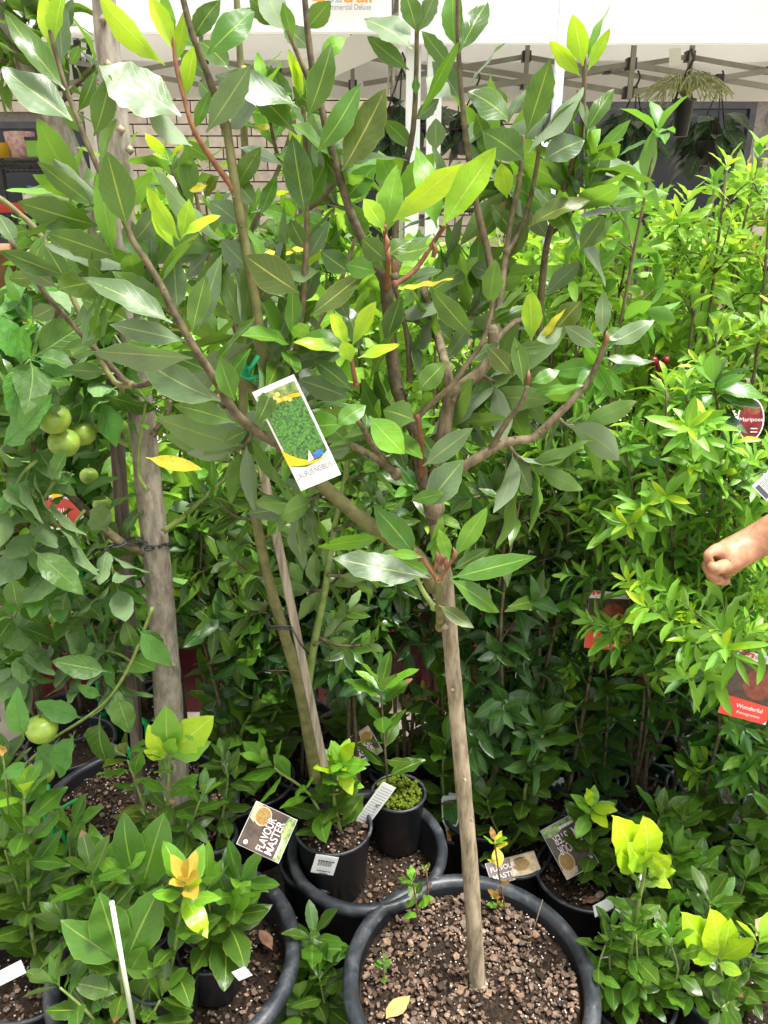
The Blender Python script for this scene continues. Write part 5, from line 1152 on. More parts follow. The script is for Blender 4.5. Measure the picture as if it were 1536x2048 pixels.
for x, y, d, Y in ((108, 838, 66, 1.17), (128, 886, 62, 1.19), (165, 866, 54, 1.26), (226, 826, 40, 1.38), (237, 855, 38, 1.4), (178, 952, 36, 1.45), (240, 968, 34, 1.46), (205, 1010, 38, 1.42), (234, 1090, 46, 1.42), (120, 1237, 44, 1.3), (76, 1148, 40, 1.36), (84, 1458, 62, 1.18), (86, 1548, 46, 1.22), (215, 740, 34, 1.42)): apple_fruit(apple, x, y, d, Y)
apple.finish()
m = MB(); m.bar(at(224, 720, ay + .05), at(285, 1660, ay + .05), .021, .021); m.build('stake', timber_dk); o = bpy.data.objects['stake']; tag(o, 'dark weathered square stake standing against the grey apple trunk', 'stake')
ch = empty('chain_tie', at(310, 1085, ay), 'black plastic chain tie looped round the grey apple trunk', 'tie')
cl = []
for k in range(8):
    a = math.pi * (1.0 + k / 7); cl.append(at(307, 1084, ay) + Vector((.029 * math.cos(a), .029 * math.sin(a), 0)))
cl += [at(275, 1078, ay - .03), at(250, 1085, ay - .05), at(225, 1092, ay - .06), at(205, 1100, ay - .065), at(188, 1110, ay - .07)]
for i in range(len(cl) - 1):
    a, b = cl[i], cl[i + 1]; d = (b - a).normalized(); u = d.orthogonal().normalized() if i % 2 else d.cross(d.orthogonal()).normalized(); c = (a + b) / 2; L_ = (b - a).length * .62
    m = MB(); pts = [c + d * (L_ * math.cos(t)) + u * (.0052 * math.sin(t)) for t in [2 * math.pi * j / 10 for j in range(11)]]; m.tube(pts, .0018, 5); m.build('chain_link', joint_m, ch)

# apple sapling behind (dark stem, red oval tag)
sp_ = Plant('apple_tree', Vector((at_z(175, 1330, .35).x, 1.9, .0)), 'slim dark-stemmed apple sapling with a red oval tag behind the grey trunk', 'tree', None, 71)
sp_.base.z = .0; sp_.zs = add_pot(sp_.root, sp_.base, .13, .28, None, .010, 'pot', .03, 40, 71)
Sx = ab_limb(sp_, 'trunk', [(205, 1420), (195, 1200), (165, 1010), (150, 930), (140, 860), (130, 700), (120, 560)], 1.9, 16, 9, bark_dark)
for k in range(15):
    i = 4 + (k * 2) % (len(Sx) - 5); p = Sx[i]; a = sp_.r.uniform(0, 6.28); d = Vector((math.cos(a), math.sin(a) * .7, sp_.r.uniform(.1, .8))).normalized(); L_ = sp_.r.uniform(.15, .32)
    pts = smooth_path([p, p + d * L_ * .5 + Vector((0, 0, .02)), p + d * L_], 3); sp_.tw.tube(pts, lerp_r(len(pts), .004, .002), 5)
    sp_.along(pts, 13, .085, 'apple', ['apple', 'applelt', 'apple'], 1.1, .15, 1, .35, 1, ['applelt', 'apple'], 5, .08, 'apple')
sp_.twm = stem_brown; sp_.finish()
c = at(128, 1012, 1.62); C = Card('oval_tag', at(72, 1060, 1.62), at(172, 1060, 1.62) - at(72, 1060, 1.62), at(72, 990, 1.62) - at(72, 1060, 1.62), 'round-ended red tag with yellow trim hanging in the apple sapling')
C.base([(C.w * (.5 + .5 * math.cos(t)), C.h * (.5 + .5 * math.sin(t))) for t in [2 * math.pi * k / 28 for k in range(28)]]); C.patch(disc_pts(.5, .5, .46, .44, 28), surf('oval_tag_red', (.36, .02, .015), (.5, .04, .03), 20, .35), 'red_face'); [C.patch([(.15 + .05 * i, .30 + .02 * (i % 3)), (.17 + .05 * i, .30), (.24 + .045 * i, .62 + .05 * (i % 2)), (.22 + .045 * i, .64)], pink_ink, 'white_stroke') for i in range(11)]; C.patch([(.45, .85), (.62, .85), (.62, 1.05), (.45, 1.05)], yellow_card, 'yellow_flap')

# ------------------------------------------------------------------ second bay tree behind, with its pale stake
Y2 = 1.30
b2 = at(640, 1545, Y2 + .04); bay2 = Plant('bay_tree', Vector((b2.x, b2.y, .006)), 'second bay tree with a slim greenish trunk tied to a pale stake', 'tree', None, 80)
bay2.zs = add_pot(bay2.root, bay2.base, .10, .30, None, .010, 'pot', .03, 60, 80)
T2 = ab_limb(bay2, 'trunk', [(632, 1560), (612, 1440), (590, 1340), (560, 1240), (535, 1150), (512, 1040), (498, 950), (488, 850), (484, 700), (486, 500), (490, 330), (484, 180), (476, 40), (470, -60)], Y2, 25, 12, bark_green, 5, 10, .05)
ab_limb(bay2, 'branch', [(612, 1400), (628, 1290), (650, 1180), (668, 1060), (690, 960), (700, 880)], Y2 + .03, 17, 10, stem_green)
ab_limb(bay2, 'branch', [(486, 500), (520, 420), (560, 330), (585, 250), (600, 160)], Y2 + .03, 11, 7, stem_brown)
ab_limb(bay2, 'branch', [(484, 700), (450, 600), (420, 520), (400, 430), (380, 330)], Y2 + .03, 11, 7, stem_brown)
ab_limb(bay2, 'branch', [(488, 850), (560, 760), (640, 640), (690, 540), (720, 440)], Y2 + .05, 12, 7, stem_brown)
k2 = pxm(at(500, 600, Y2))
def bay_twigs(P, lst, n, L, mats, tops, Y):
    for (x0, y0, x1, y1) in lst:
        a = at(x0, y0, Y + P.r.uniform(-.03, .05)); b = at(x1, y1, Y + P.r.uniform(-.08, .12)); mid = (a + b) / 2 + Vector((0, 0, -.012))
        pts = smooth_path([a, mid, b], 3); P.tw.tube(pts, lerp_r(len(pts), .0042, .0022), 5)
        P.along(pts, n, L * P.r.uniform(.85, 1.15), 'bay', mats, 1.0, .15, .95, .1, P.r.uniform(.9, 1.2), P.r.choice(tops), P.r.choice([4, 5, 6]), L * .8, 'bay')
UP = ['bay', 'baymid', 'baysheen']
bay_twigs(bay2, [(400, 430, 340, 330), (420, 520, 350, 450),
                 (560, 760, 640, 720), (486, 600, 560, 520), (484, 700, 420, 660), (560, 330, 530, 180)], 9, 105 * k2, ['baymid', 'bay', 'baymid'], [['bay', 'baymid'], ['baymid', 'bright'], ['young', 'bright'], ['bayold', 'yellow']], Y2 + .02)
bay_twigs(bay2, [(488, 850, 420, 800), (495, 920, 400, 900), (500, 960, 590, 900), (512, 1040, 430, 1000), (520, 1080, 600, 1010), (535, 1150, 470, 1120), (668, 1060, 740, 1010), (668, 1060, 600, 1080), (650, 1180, 700, 1110), (650, 1180, 590, 1160), (628, 1290, 690, 1230), (690, 960, 760, 920), (700, 880, 660, 800), (700, 880, 770, 820), (545, 1190, 500, 1230), (488, 850, 560, 830), (630, 1270, 720, 1290), (655, 1150, 740, 1130)],
          9, 92 * k2, ['bay', 'bay', 'baymid'], [['bay', 'baymid'], ['bay']], Y2 + .03)
for bx, by, tx, ty, w, st in ((478, 850, 556, 905, .9, 'bay'), (545, 838, 494, 925, .9, 'baymid'), (500, 905, 450, 960, .9, 'bay'), (505, 260, 545, 250, 1, 'yellow'), (520, 120, 560, 240, 1.2, 'bay'), (540, 130, 580, 230, 1.2, 'bay'), (460, 140, 400, 60, 1.2, 'bay'), (415, 370, 380, 385, 1, 'yellow'), (440, 350, 400, 395, 1.2, 'bayold'), (540, 480, 420, 600, 1, 'baysheen')):
    A = at(bx, by, Y2 - (.08 if 800 < by < 910 else 0)); B_ = at(tx, ty, Y2 + .01 - (.09 if 800 < by < 910 else 0)); bay2.leaf(A, B_ - A, Vector((0, -.8, .5)), (B_ - A).length, 'bay', st, w * 1.2)
bay2.twm = stem_brown; bay2.finish()
m = MB(); m.bar(at(513, 880, Y2 - .05), at(648, 1530, Y2 - .02), .0145, .0145); tag(m.build('stake', timber), 'pale weathered timber stake tied to the slim second bay tree', 'stake')
m = MB(); a = at(565, 1240, Y2 - .02)
for k in range(2): m.tube([a + Vector((.030 * math.cos(t) , .028 * math.sin(t), .004 * math.sin(3 * t) - .006 * k)) for t in [2 * math.pi * j / 16 for j in range(17)]], .0022, 5)
m.tube([a + Vector((.02, -.028, 0)), a + Vector((.035, -.034, -.03)), a + Vector((.05, -.03, -.055))], .002, 5); tag(m.build('tie', joint_m), 'black tie holding the second bay tree to its pale stake', 'tie')

# pale leaning trunk at the upper left
pt_ = Plant('leaning_tree', Vector((at_z(330, 1330, 0).x, 1.75, 0)), 'tree with a pale leaning trunk and big dark leaves, upper left', 'tree', None, 81)
pt_.zs = add_pot(pt_.root, pt_.base, .12, .30, None, .010, 'pot', .03, 40, 81)
LT = ab_limb(pt_, 'trunk', [(330, 1300, 1.75), (300, 1000, 1.75), (262, 740, 1.75), (200, 480, 1.74), (135, 290, 1.72), (60, 145, 1.7), (0, 30, 1.7), (-60, -80, 1.7)], 1.74, 40, 44, bark_grey, 6, 12, .04)
k3 = pxm(at(60, 100, 1.7))
for (x0, y0, x1, y1) in ((60, 145, 90, 30), (90, 200, 60, 60), (20, 70, 110, -20), (0, 30, 60, -60), (100, 230, 190, 130), (60, 145, 0, 120)):
    a, b = at(x0, y0, 1.7), at(x1, y1, 1.68); pts = smooth_path([a, (a + b) / 2, b], 3); pt_.tw.tube(pts, lerp_r(len(pts), .006, .003), 5); pt_.along(pts, 7, 125 * k3, 'bay', ['bay', 'bay'], 1.1, .2, .95, .2, 1.2, ['bay', 'baymid'], 4, 115 * k3, 'bay')
pt_.twm = bark_dark; pt_.finish()

# ------------------------------------------------------------------ rows of shrubs behind
def square_pot(P, w, h, mat, seed):
    b = P.base; m = MB(); t, rb = w / 2, w / 2 * .82
    def ring(a, z): return [b + Vector((x * a, y * a, z)) for x, y in ((-1, -1), (1, -1), (1, 1), (-1, 1))]
    R_ = [ring(rb, .002), ring(t - .008, h - .03), ring(t, h - .028), ring(t + .002, h), ring(t - .006, h), ring(t - .012, h - .03), ring(rb - .006, .02)]
    vv = [v for r_ in R_ for v in r_]; ff = [(i * 4 + k, i * 4 + (k + 1) % 4, i * 4 + 4 + (k + 1) % 4, i * 4 + 4 + k) for i in range(len(R_) - 1) for k in range(4)] + [(3, 2, 1, 0), (24, 25, 26, 27)]
    m.raw(vv, ff, 0, False); m.build('pot', mat, P.root)
    s_ = MB(); n = 8; g_ = random.Random(seed); zz = b.z + h - .028; a = t - .014
    vv = [(b.x - a + 2 * a * i / n, b.y - a + 2 * a * j / n, zz + g_.uniform(-.006, .006)) for i in range(n + 1) for j in range(n + 1)]
    s_.raw(vv, [(i * (n + 1) + j, (i + 1) * (n + 1) + j, (i + 1) * (n + 1) + j + 1, i * (n + 1) + j + 1) for i in range(n) for j in range(n)]); s_.build('potting_mix', soil, P.root)
    return zz
def shrub(label, x, y, top, spread, nst, ntw, nlv, L, shape, mats, tops, seed, tmin=.3, pot=('round', .11, .24, None), group=None, name='shrub', topL=None, stem=.006, sp=1.05, droop=.3, wf=1.0, stem_mat=None, cap=300, lean=(0, 0), up=.55):
    P = Plant(name, Vector((x, y, .005 if y < 2 else .001)), label, 'potted shrub', group, seed); g_ = P.r
    if pot[0] == 'round': zs = add_pot(P.root, P.base, pot[1], pot[2], pot[3], .009, 'pot', .025, 20, seed, 32)
    else: zs = square_pot(P, pot[1] * 2, pot[2], pot[3], seed)
    stems = []
    for k in range(nst):
        a = g_.uniform(0, 6.28); q = spread * .45 * g_.random()
        p0 = Vector((x + .02 * math.cos(a), y + .02 * math.sin(a), zs - .01)); p3 = Vector((x + q * math.cos(a) + lean[0], y + q * math.sin(a) + lean[1], zs + (top - zs) * g_.uniform(.82, .97)))
        mid1 = p0.lerp(p3, .35) + Vector((g_.uniform(-.02, .02), g_.uniform(-.02, .02), 0)); mid2 = p0.lerp(p3, .7) + Vector((g_.uniform(-.03, .03), g_.uniform(-.03, .03), 0))
        pts = smooth_path([p0, mid1, mid2, p3], 4); stems.append(pts); P.part_tube('stem', pts, lerp_r(len(pts), stem, stem * .4), stem_mat or stem_brown, 6)
        P.along(pts, nlv, L, shape, mats, sp, .55, 1, droop, wf, tops, 5, topL or L * .8, shape)
    for k in range(ntw):
        pts = g_.choice(stems); t = tmin + (1 - tmin) * (k + g_.random()) / ntw; i = min(len(pts) - 1, int(t * (len(pts) - 1))); p = pts[i]
        a = g_.uniform(0, 6.28); ln = spread * g_.uniform(.5, 1.05) * (1.15 - .5 * t); d = Vector((math.cos(a), math.sin(a), up * g_.uniform(.4, 1.6))).normalized()
        q = [p, p + d * ln * .55 + Vector((0, 0, .01)), p + d * ln + Vector((0, 0, g_.uniform(-.02, .03)))]; tp = smooth_path(q, 2); P.tw.tube(tp, lerp_r(len(tp), stem * .4, stem * .18), 4)
        mm = [mats[min(len(mats) - 1, int(t * len(mats)))]] if len(mats) > 1 else mats
        P.along(tp, nlv, L * g_.uniform(.8, 1.15), shape, mm + mm + [mats[min(len(mats) - 1, int(t * len(mats)) + 1)]], sp, .15, .97, droop, wf, tops if t > .55 else mm, 4, (topL or L * .8), shape)
    P.twm = stem_mat or stem_brown; P.finish(cap); return P
def xat(px, py, Y): return at(px, py, Y).x
GR = ['shaded', 'shaded', 'pale', 'pale']; GL = ['shaded', 'pale', 'palelt', 'palelt']  # bottom to top: lower leaves take the copy with shade in its colour
rowA = [(905, 470, 1.78), (1010, 440, 1.92), (1105, 420, 1.80), (1215, 310, 1.93), (1320, 350, 1.80), (1425, 265, 1.92), (1530, 300, 1.80), (1640, 340, 1.9), (1760, 380, 1.85)]
LABA = ['leafy green shrub just right of the bay tree trunk fork, nearest the steel pole', 'bright green shrub between the steel pole and the bay crown', 'leafy shrub in front of the lower end of the steel pole', 'pale green shrub right of the steel pole before the dark window',
        'dense green shrub below the dark window, level with the red fruit', 'tall yellow-green shrub reaching up to the right end of the dark window', 'broad green shrub at the right edge below the brick wall', 'green shrub standing beyond the right edge', 'green shrub standing farther beyond the right edge']
for k, (px, ty, Y) in enumerate(rowA):
    x = xat(px, 900, Y); tz = at(px, ty, Y).z
    shrub(LABA[k], x, Y, tz, .20, 3, (44, 36, 50)[k % 3], (8, 7, 9)[k % 3], (.080, .098, .066)[k % 3], 'shrub', ['shaded', 'shaded', 'pale', 'palelt'] if k % 2 else ['shaded', 'pale', 'palelt', 'palelt'], [['palelt', 'pale'], ['palelt', 'young'], ['pale', 'palelt']][k % 3], 200 + k, .30, ('round', .105, .26, plastic_green if k % 2 else None), 'leafy shrubs in the row right of the bay tree', wf=(.85, .75, .95)[k % 3], topL=.06, up=.95)
# tall shoots standing above the row
rowT = shrub('tall shrub with long drooping pale leaves on a bare thin stem before the dark window', xat(1215, 900, 1.62), 1.62, at(1290, 215, 1.62).z, .15, 1, 9, 4, .11, 'shrub', ['shaded', 'pale', 'pale', 'pale'], ['pale'], 230, .55, ('round', .10, .24, None), lean=(.06, 0), wf=.8, droop=.55)
for k, (px, ty, Y, lab) in enumerate(((1130, 330, 1.70, 'slender willow-leaved shrub beside the steel pole'), (1340, 235, 1.72, 'slender willow-leaved shrub before the middle of the dark window'), (1535, 250, 1.74, 'slender willow-leaved shrub at the upper right edge'), (1400, 420, 1.62, 'slender willow-leaved shrub above the plum cluster'))):
    shrub(lab, xat(px, 900, Y), Y, at(px, ty, Y).z, .13, 2, 30, 8, .068, 'nar', ['shaded', 'nar', 'narlt', 'palelt'], ['palelt', 'young'], 240 + k, .4, ('round', .085, .22, None), 'slender willow-leaved shrubs', wf=1.0, up=1.2)
shrub('slender shrub with a feathery yellow-green tip at the upper right', xat(1450, 900, 1.66), 1.66, at(1470, 195, 1.66).z, .09, 1, 30, 7, .045, 'nar', ['shaded', 'pale', 'palelt'], ['palelt', 'young', 'yellow'], 231, .5, ('round', .09, .22, None), wf=1.2)
rowB = [(40, 520, 2.35), (175, 500, 2.5), (330, 470, 2.4), (560, 455, 2.5), (690, 470, 2.4), (800, 440, 2.5), (915, 455, 2.4), (1030, 440, 2.5), (1150, 430, 2.42), (1270, 420, 2.5), (1390, 400, 2.4), (1510, 380, 2.5), (1640, 400, 2.4)]
for k, (px, ty, Y) in enumerate(rowB):
    x = xat(px, 900, Y); tz = at(px, ty, Y).z
    shrub('light green shrub in a maroon square pot, '+['first','second','third','fourth','fifth','sixth','seventh','eighth','ninth','tenth','eleventh','twelfth','thirteenth'][k]+' from the left in its row', x, Y, tz, .25, 3, 34, 8, (.075, .095, .065, .085)[k % 4], 'shrub' if k % 4 != 1 else 'bayb', GL, ['palelt', 'pale'] if k % 3 else ['young', 'palelt'], 300 + k, .36, ('square', .12, .28, plastic_maroon), 'light green shrubs in maroon pots in the row behind')
rowC = [(-150, 490, 3.5), (60, 470, 3.4), (250, 455, 3.5), (430, 445, 3.4), (620, 440, 3.5), (800, 430, 3.4), (980, 430, 3.5), (1170, 425, 3.4), (1360, 420, 3.5), (1560, 420, 3.4)]
for k, (px, ty, Y) in enumerate(rowC):
    x = xat(px, 900, Y); tz = at(px, ty, Y).z
    shrub('light green shrub in a round black pot, '+['first','second','third','fourth','fifth','sixth','seventh','eighth','ninth','tenth','eleventh','twelfth','thirteenth'][k]+' from the left in the far row', x, Y, tz, .34, 4, 34, 9, .085, 'shrub', GL, ['palelt', 'pale'], 340 + k, .25, ('round', .14, .30, None), 'light green shrubs in the far row under the gazebos')
for k, (px, ty, Y, st) in enumerate(((-40, 640, 1.75, 'apple'), (60, 600, 1.95, 'shrub'), (235, 640, 2.0, 'shrub'), (390, 560, 1.8, 'shrub'))):
    x = xat(px, 900, Y); tz = at(px, ty, Y).z
    shrub(['broad leaved shrub at the left edge beside the green crate', 'bright green shrub behind the apple sapling at the left', 'bright green shrub right behind the grey apple trunk', 'green shrub between the grey apple trunk and the pale stake'][k], x, Y, tz, .22, 3, 34, 8, .082, 'shrub', ['shaded', 'pale', 'palelt'], ['palelt', 'pale'], 370 + k, .3, ('round', .11, .26, None), 'shrubs behind the apple tree')
for k, (px, ty, Y, lab, mt) in enumerate(((320, 250, 1.75, 'tall yellow-green shrub rising behind the left branches of the bay tree', ['pale', 'pale', 'palelt', 'palelt']), (440, 170, 2.0, 'tall dark broad-leaved shrub behind the slim second bay tree', ['shaded', 'bay', 'bay', 'baymid']), (570, 260, 1.9, 'tall dark shrub behind the centre of the bay crown', ['shaded', 'bay', 'baymid', 'baymid']),
                                      (690, 300, 1.85, 'tall green shrub left of the two white gazebo legs', ['shaded', 'pale', 'pale', 'palelt']), (180, 330, 2.1, 'tall green shrub between the leaning trunk and the grey apple trunk', ['shaded', 'bay', 'baymid', 'pale']))):
    x = xat(px, 900, Y); tz = at(px, ty, Y).z
    shrub(lab, x, Y, tz, .17, 2, 26, 7, .105, 'bay', mt, ['palelt', 'baymid'] if k in (0, 3) else ['baymid', 'bay'], 450 + k, .35, ('round', .11, .26, None), wf=1.15)
# under-storey shrubs in the middle, dark by shade put into their leaf colour
for k, (px, ty, Y, lab) in enumerate(((700, 900, 1.62, 'dark glossy shrub under the bay crown, left of the bare trunk'), (810, 870, 1.72, 'dark drooping shrub right behind the bare bay trunk'), (985, 860, 1.55, 'dark shrub right of the bare bay trunk'), (1090, 820, 1.60, 'dark drooping shrub behind the crisp young bays, centre right'),
                                      (600, 940, 1.72, 'dark shrub behind the pale stake'), (430, 980, 1.62, 'dark shrub between the grey apple trunk and the pale stake'), (1200, 860, 1.68, 'dark shrub behind the red-banded tag'), (1480, 880, 1.62, 'dark shrub behind the reaching hand'))):
    x = xat(px, 1200, Y); tz = at(px, ty, Y).z
    shrub(lab, x, Y, tz, .17, 3, 30, 8, .088, 'shrub', ['shaded', 'shaded', 'shaded', 'bay'], ['shaded', 'pale'] if k % 2 else ['shaded', 'bay'], 400 + k, .42 if k in (0, 1, 4, 5) else .22, ('round', .10, .24, None), 'dark under-storey shrubs', wf=.9, droop=.45)
# fresh young bays, centre right
P = potted('crisp fresh-leaved young bay, taller one right of the bare trunk', (1010, 1540), .22, 140, 90, z0=.006)
for lst in ([None, (1012, 1400), (1005, 1280), (985, 1180), (975, 1130)], [None, (1060, 1400), (1080, 1300), (1095, 1230)], [None, (950, 1440), (940, 1330), (930, 1280)], [(1005, 1290), (960, 1260), (940, 1270)], [(1010, 1300), (1060, 1240), (1080, 1180)], [(1000, 1240), (1020, 1150), (1030, 1100)]):
    whip(P, lst, P.base.y - .03, 13, 78, ['bay', 'baymid', 'baymid'], ['bright', 'baymid', 'young'], 6, 8, None, .25, 'bay')
P.finish()

# ------------------------------------------------------------------ pomegranates with narrow leaves and red tags
def pom(label, rim, seed, lst, wpx=170, mats=('shaded', 'nar', 'narlt', 'narlt'), tops=('narlt', 'young'), h=.24, L=66, Ys=0.0):
    P = potted(label, rim, h, wpx, seed, 'pomegranate_shrub', 'narrow leaved pomegranates', .006, .009, plastic_green, 40)
    Y = P.base.y + Ys; k = pxm(at(rim[0], rim[1] - 300, Y))
    for q in lst:
        pts = smooth_path([Vector((P.base.x, P.base.y, P.zs - .01))] + [at(a[0], a[1], Y + (a[2] if len(a) > 2 else 0)) for a in q], 5); P.part_tube('stem', pts, lerp_r(len(pts), .0045, .0016), stem_brown, 6)
        P.along(pts, 28, L * k, 'nar', list(mats), 1.0, .2, 1, .1, 1.0, list(tops), 7, L * .65 * k, 'nar')
        for j in range(13):
            i = int(len(pts) * (.28 + .68 * j / 13)); p = pts[min(i, len(pts) - 1)]; a = P.r.uniform(0, 6.28); d = Vector((math.cos(a), math.sin(a) * .8, P.r.uniform(-.1, .8))).normalized(); ln = P.r.uniform(.06, .15)
            tp = smooth_path([p, p + d * ln * .5, p + d * ln + Vector((0, 0, .01))], 2); P.tw.tube(tp, lerp_r(len(tp), .0016, .0008), 4)
            t = i / len(pts); mm = [mats[min(3, int(t * 4))], mats[min(3, int(t * 4 + .8))]]
            P.along(tp, 9, L * k, 'nar', mm, 1.0, .15, 1, .1, P.r.uniform(.8, 1.15), list(tops) if t > .55 else mm, 5, L * .7 * k, 'nar')
    P.twm = stem_brown; P.finish(); return P
pom('narrow leaved pomegranate with upright bright shoots, in the middle of the right side', (1270, 1570), 91, [[(1320, 1330, -.06), (1345, 1150, -.16), (1335, 950, -.20), (1332, 780, -.20)], [(1352, 1300, -.05), (1372, 1100, -.15), (1380, 930, -.18), (1372, 790, -.18)], [(1250, 1400), (1200, 1150, -.08), (1160, 1000, -.12), (1148, 930, -.12)], [(1300, 1400, -.1), (1260, 1270, -.22), (1340, 1210, -.24), (1480, 1135, -.26)], [(1290, 1350, -.1), (1250, 1150, -.16), (1265, 1000, -.18), (1250, 900, -.18)], [(1380, 1350, -.1), (1420, 1150, -.18), (1440, 1000, -.2), (1400, 960, -.2)]], 190)
pom('narrow leaved pomegranate with arching shoots beside the wonderful tag', (1440, 1600), 92, [[(1440, 1350), (1420, 1180, -.05), (1400, 1080, -.05), (1395, 1000, -.05)], [(1480, 1350), (1500, 1250, -.05), (1530, 1180, -.05)], [(1440, 1320), (1390, 1260, -.14), (1330, 1330, -.18)], [(1440, 1420, -.15), (1462, 1335, -.33), (1495, 1305, -.35), (1548, 1278, -.35)], [(1480, 1400, -.1), (1430, 1330, -.2), (1400, 1260, -.24), (1385, 1230, -.24)], [(1430, 1300), (1470, 1290, -.1), (1540, 1280, -.12)]], 180)
pom('narrow leaved pomegranate with drooping dark foliage, left one', (1180, 1540), 93, [[(1180, 1380), (1190, 1260), (1170, 1150), (1180, 1080)], [(1230, 1400), (1260, 1250), (1250, 1130), (1270, 1060)], [(1140, 1400), (1100, 1260), (1090, 1180)]], 150)
pom('narrow leaved pomegranate at the right edge below the reaching hand', (1540, 1640), 94, [[(1510, 1450), (1500, 1300), (1520, 1220)], [(1560, 1450), (1560, 1280), (1550, 1200)], [(1500, 1540), (1470, 1500), (1460, 1470)]], 160)
P = potted('shrub with a yellow-green leaf tuft over dark foliage, beside the red-banded tag', (1215, 1580), .22, 140, 95, 'potted_shrub', None, .006)
y_ = P.base.y - .06
whip(P, [None, (1215, 1430), (1208, 1320), (1200, 1280)], y_, 24, 66, ['bay', 'shaded', 'bay'], None, 6, 8, stem_brown, .2)
for a, b_ in (((1205, 1290), (1160, 1240)), ((1208, 1285), (1195, 1225)), ((1208, 1285), (1250, 1222)), ((1212, 1300), (1270, 1272)), ((1205, 1300), (1180, 1320)), ((1270, 1325), (1290, 1265)), ((1272, 1325), (1310, 1290)), ((1272, 1330), (1330, 1318)), ((1268, 1330), (1255, 1300))):
    A = at(*a, y_); B_ = at(*b_, y_ - .03); P.leaf(A, B_ - A, Vector((.1, -.75, .6)), (B_ - A).length * 1.05, 'young', P.r.choice(['young', 'palelt']), 1.1)
whip(P, [(1212, 1390), (1250, 1350), (1272, 1325)], y_, 8, 60, ['bay', 'shaded'], None, 4, 5, stem_brown); whip(P, [None, (1160, 1480), (1150, 1430)], y_, 14, 62, ['shaded', 'bay'], ['bay'], 5, 6, stem_brown); P.finish()
ov_ = Plant('shrub', Vector((xat(1470, 1200, 1.46), 1.46, .005)), 'leafy shrub whose leaves half cover the oval plum tag at the right edge', 'potted shrub', None, 96); add_pot(ov_.root, ov_.base, .09, .22, None, .008, 'pot', .025, 20, 96, 32)
pts = smooth_path([Vector((ov_.base.x, ov_.base.y, .2)), at(1475, 1300, 1.46), at(1470, 1050, 1.46), at(1440, 850, 1.46), at(1430, 780, 1.46)], 5); ov_.part_tube('stem', pts, lerp_r(len(pts), .005, .002), stem_brown, 6)
ov_.along(pts, 34, .10, 'shrub', ['shaded', 'shaded', 'pale'], 1.1, .2, 1, .35, 1, ['pale', 'shaded'], 6, .09, 'shrub')
for a, b_ in (((1430, 800), (1530, 800)), ((1425, 830), (1500, 862)), ((1440, 790), (1500, 815)), ((1440, 850), (1490, 920)), ((1450, 930), (1400, 1000)), ((1460, 980), (1520, 940)), ((1430, 780), (1480, 740)), ((1425, 790), (1370, 830)), ((1430, 780), (1540, 770))):
    A = at(*a, 1.44); B_ = at(*b_, 1.41); ov_.leaf(A, B_ - A, Vector((.1, -.6, .8)), (B_ - A).length, 'shrub', 'pale' if a[1] < 800 else 'shaded', 1.0)
ov_.finish()
for px, py, z, rz, lab in ((545, 1900, zB + .02, 40, 'dry brown leaf on the soil at the right wall of the wide scuffed pot'), (548, 1850, zB + .02, -70, 'dry reddish leaf standing by the rear wall of the wide scuffed pot'), (130, 1900, .20, 15, 'large dry brown leaf on the soil of the lower left corner pot'), (1205, 1795, .19, 100, 'dry tan leaf scrap on the soil of the spice-card pot')):
    p = at_z(px, py, z); me_ = leaf_mesh('bayb', R.randrange(9), 'bronze').copy(); me_.materials.clear(); me_.materials.append(dry_m); o = link('fallen_leaf', me_); o.location = p; o.rotation_euler = (rad(R.uniform(-20, 20)), rad(R.uniform(-25, 25)), rad(rz)); o.scale = (.055, .05, .05); tag(o, lab, 'leaf', 'fallen leaves on the soil')
# small fruit in the shrubs
for x, y, d, wh in ((1306, 722, 20, 'leftmost'), (1322, 734, 22, 'largest'), (1332, 720, 16, 'topmost'), (1318, 750, 16, 'lowest')):
    c = at(x, y, 1.62); r = d / 2 * pxm(c); f = empty('plum', c, wh + ' dark red plum of the cluster among leaves right of the bay branches', 'fruit', 'plums in the right-hand shrubs')
    m = MB(); m.lathe(c, [(r * math.sin(t), r * 1.05 * math.cos(t) - (.12 * r if t < .4 else 0)) for t in [max(.02, math.pi * i / 9 - .001) for i in range(10)]], 14); m.build('flesh', maroon_card, f); m = MB(); m.tube([c + Vector((0, 0, r * .8)), c + Vector((.002, 0, r * 1.7))], .001, 5); m.build('stalk', stem_brown, f)

# ------------------------------------------------------------------ printed tags and cards
def card3(name, bl, br, tl, label, group=None, bend=0.0, cat='plant tag'):
    a, b, c = (at(*q) for q in (bl, br, tl)); return Card(name, a, b - a, c - a, label, group, bend, cat)
def spice(bl, br, tl, label):
    C = card3('spice_card', bl, br, tl, label, None, .004, 'card'); C.base()
    C.patch([(.01, .01), (.99, .01), (.99, .99), (.01, .99)], dark_card, 'dark_background')
    C.patch([(.55, .55), (.75, .50), (.99, .62), (.99, .99), (.62, .97), (.5, .75)], print_sack, 'sack_picture')
    C.patch([(.01, .02), (.99, .02), (.99, .17), (.7, .24), (.4, .14), (.01, .16)], print_leaf, 'leaf_picture')
    C.patch(disc_pts(.76, .72, .215, .19, 24), print_sack, 'bowl_rim'); C.patch(disc_pts(.76, .72, .185, .162, 24), print_spice, 'peppercorn_picture')
    for st, y in (('FLAVOUR', .42), ('MASTER', .22)): C.text(st, .06, y, .245, maroon_card, width=.74, bold=.035); C.text(st, .06, y, .245, pink_ink, width=.74, bold=.008)
    lines(C, .08, .5, .1, .18, 1, pink_ink, .7); C.patch(disc_pts(.12, .84, .055, .05, 12), grey_card, 'seal')
    return C
spice((557, 1727, 1.0), (595, 1640, 1.05), (464, 1706, 1.0), 'spice card reading FLAVOUR MASTER standing sideways above the wide pot on the left')
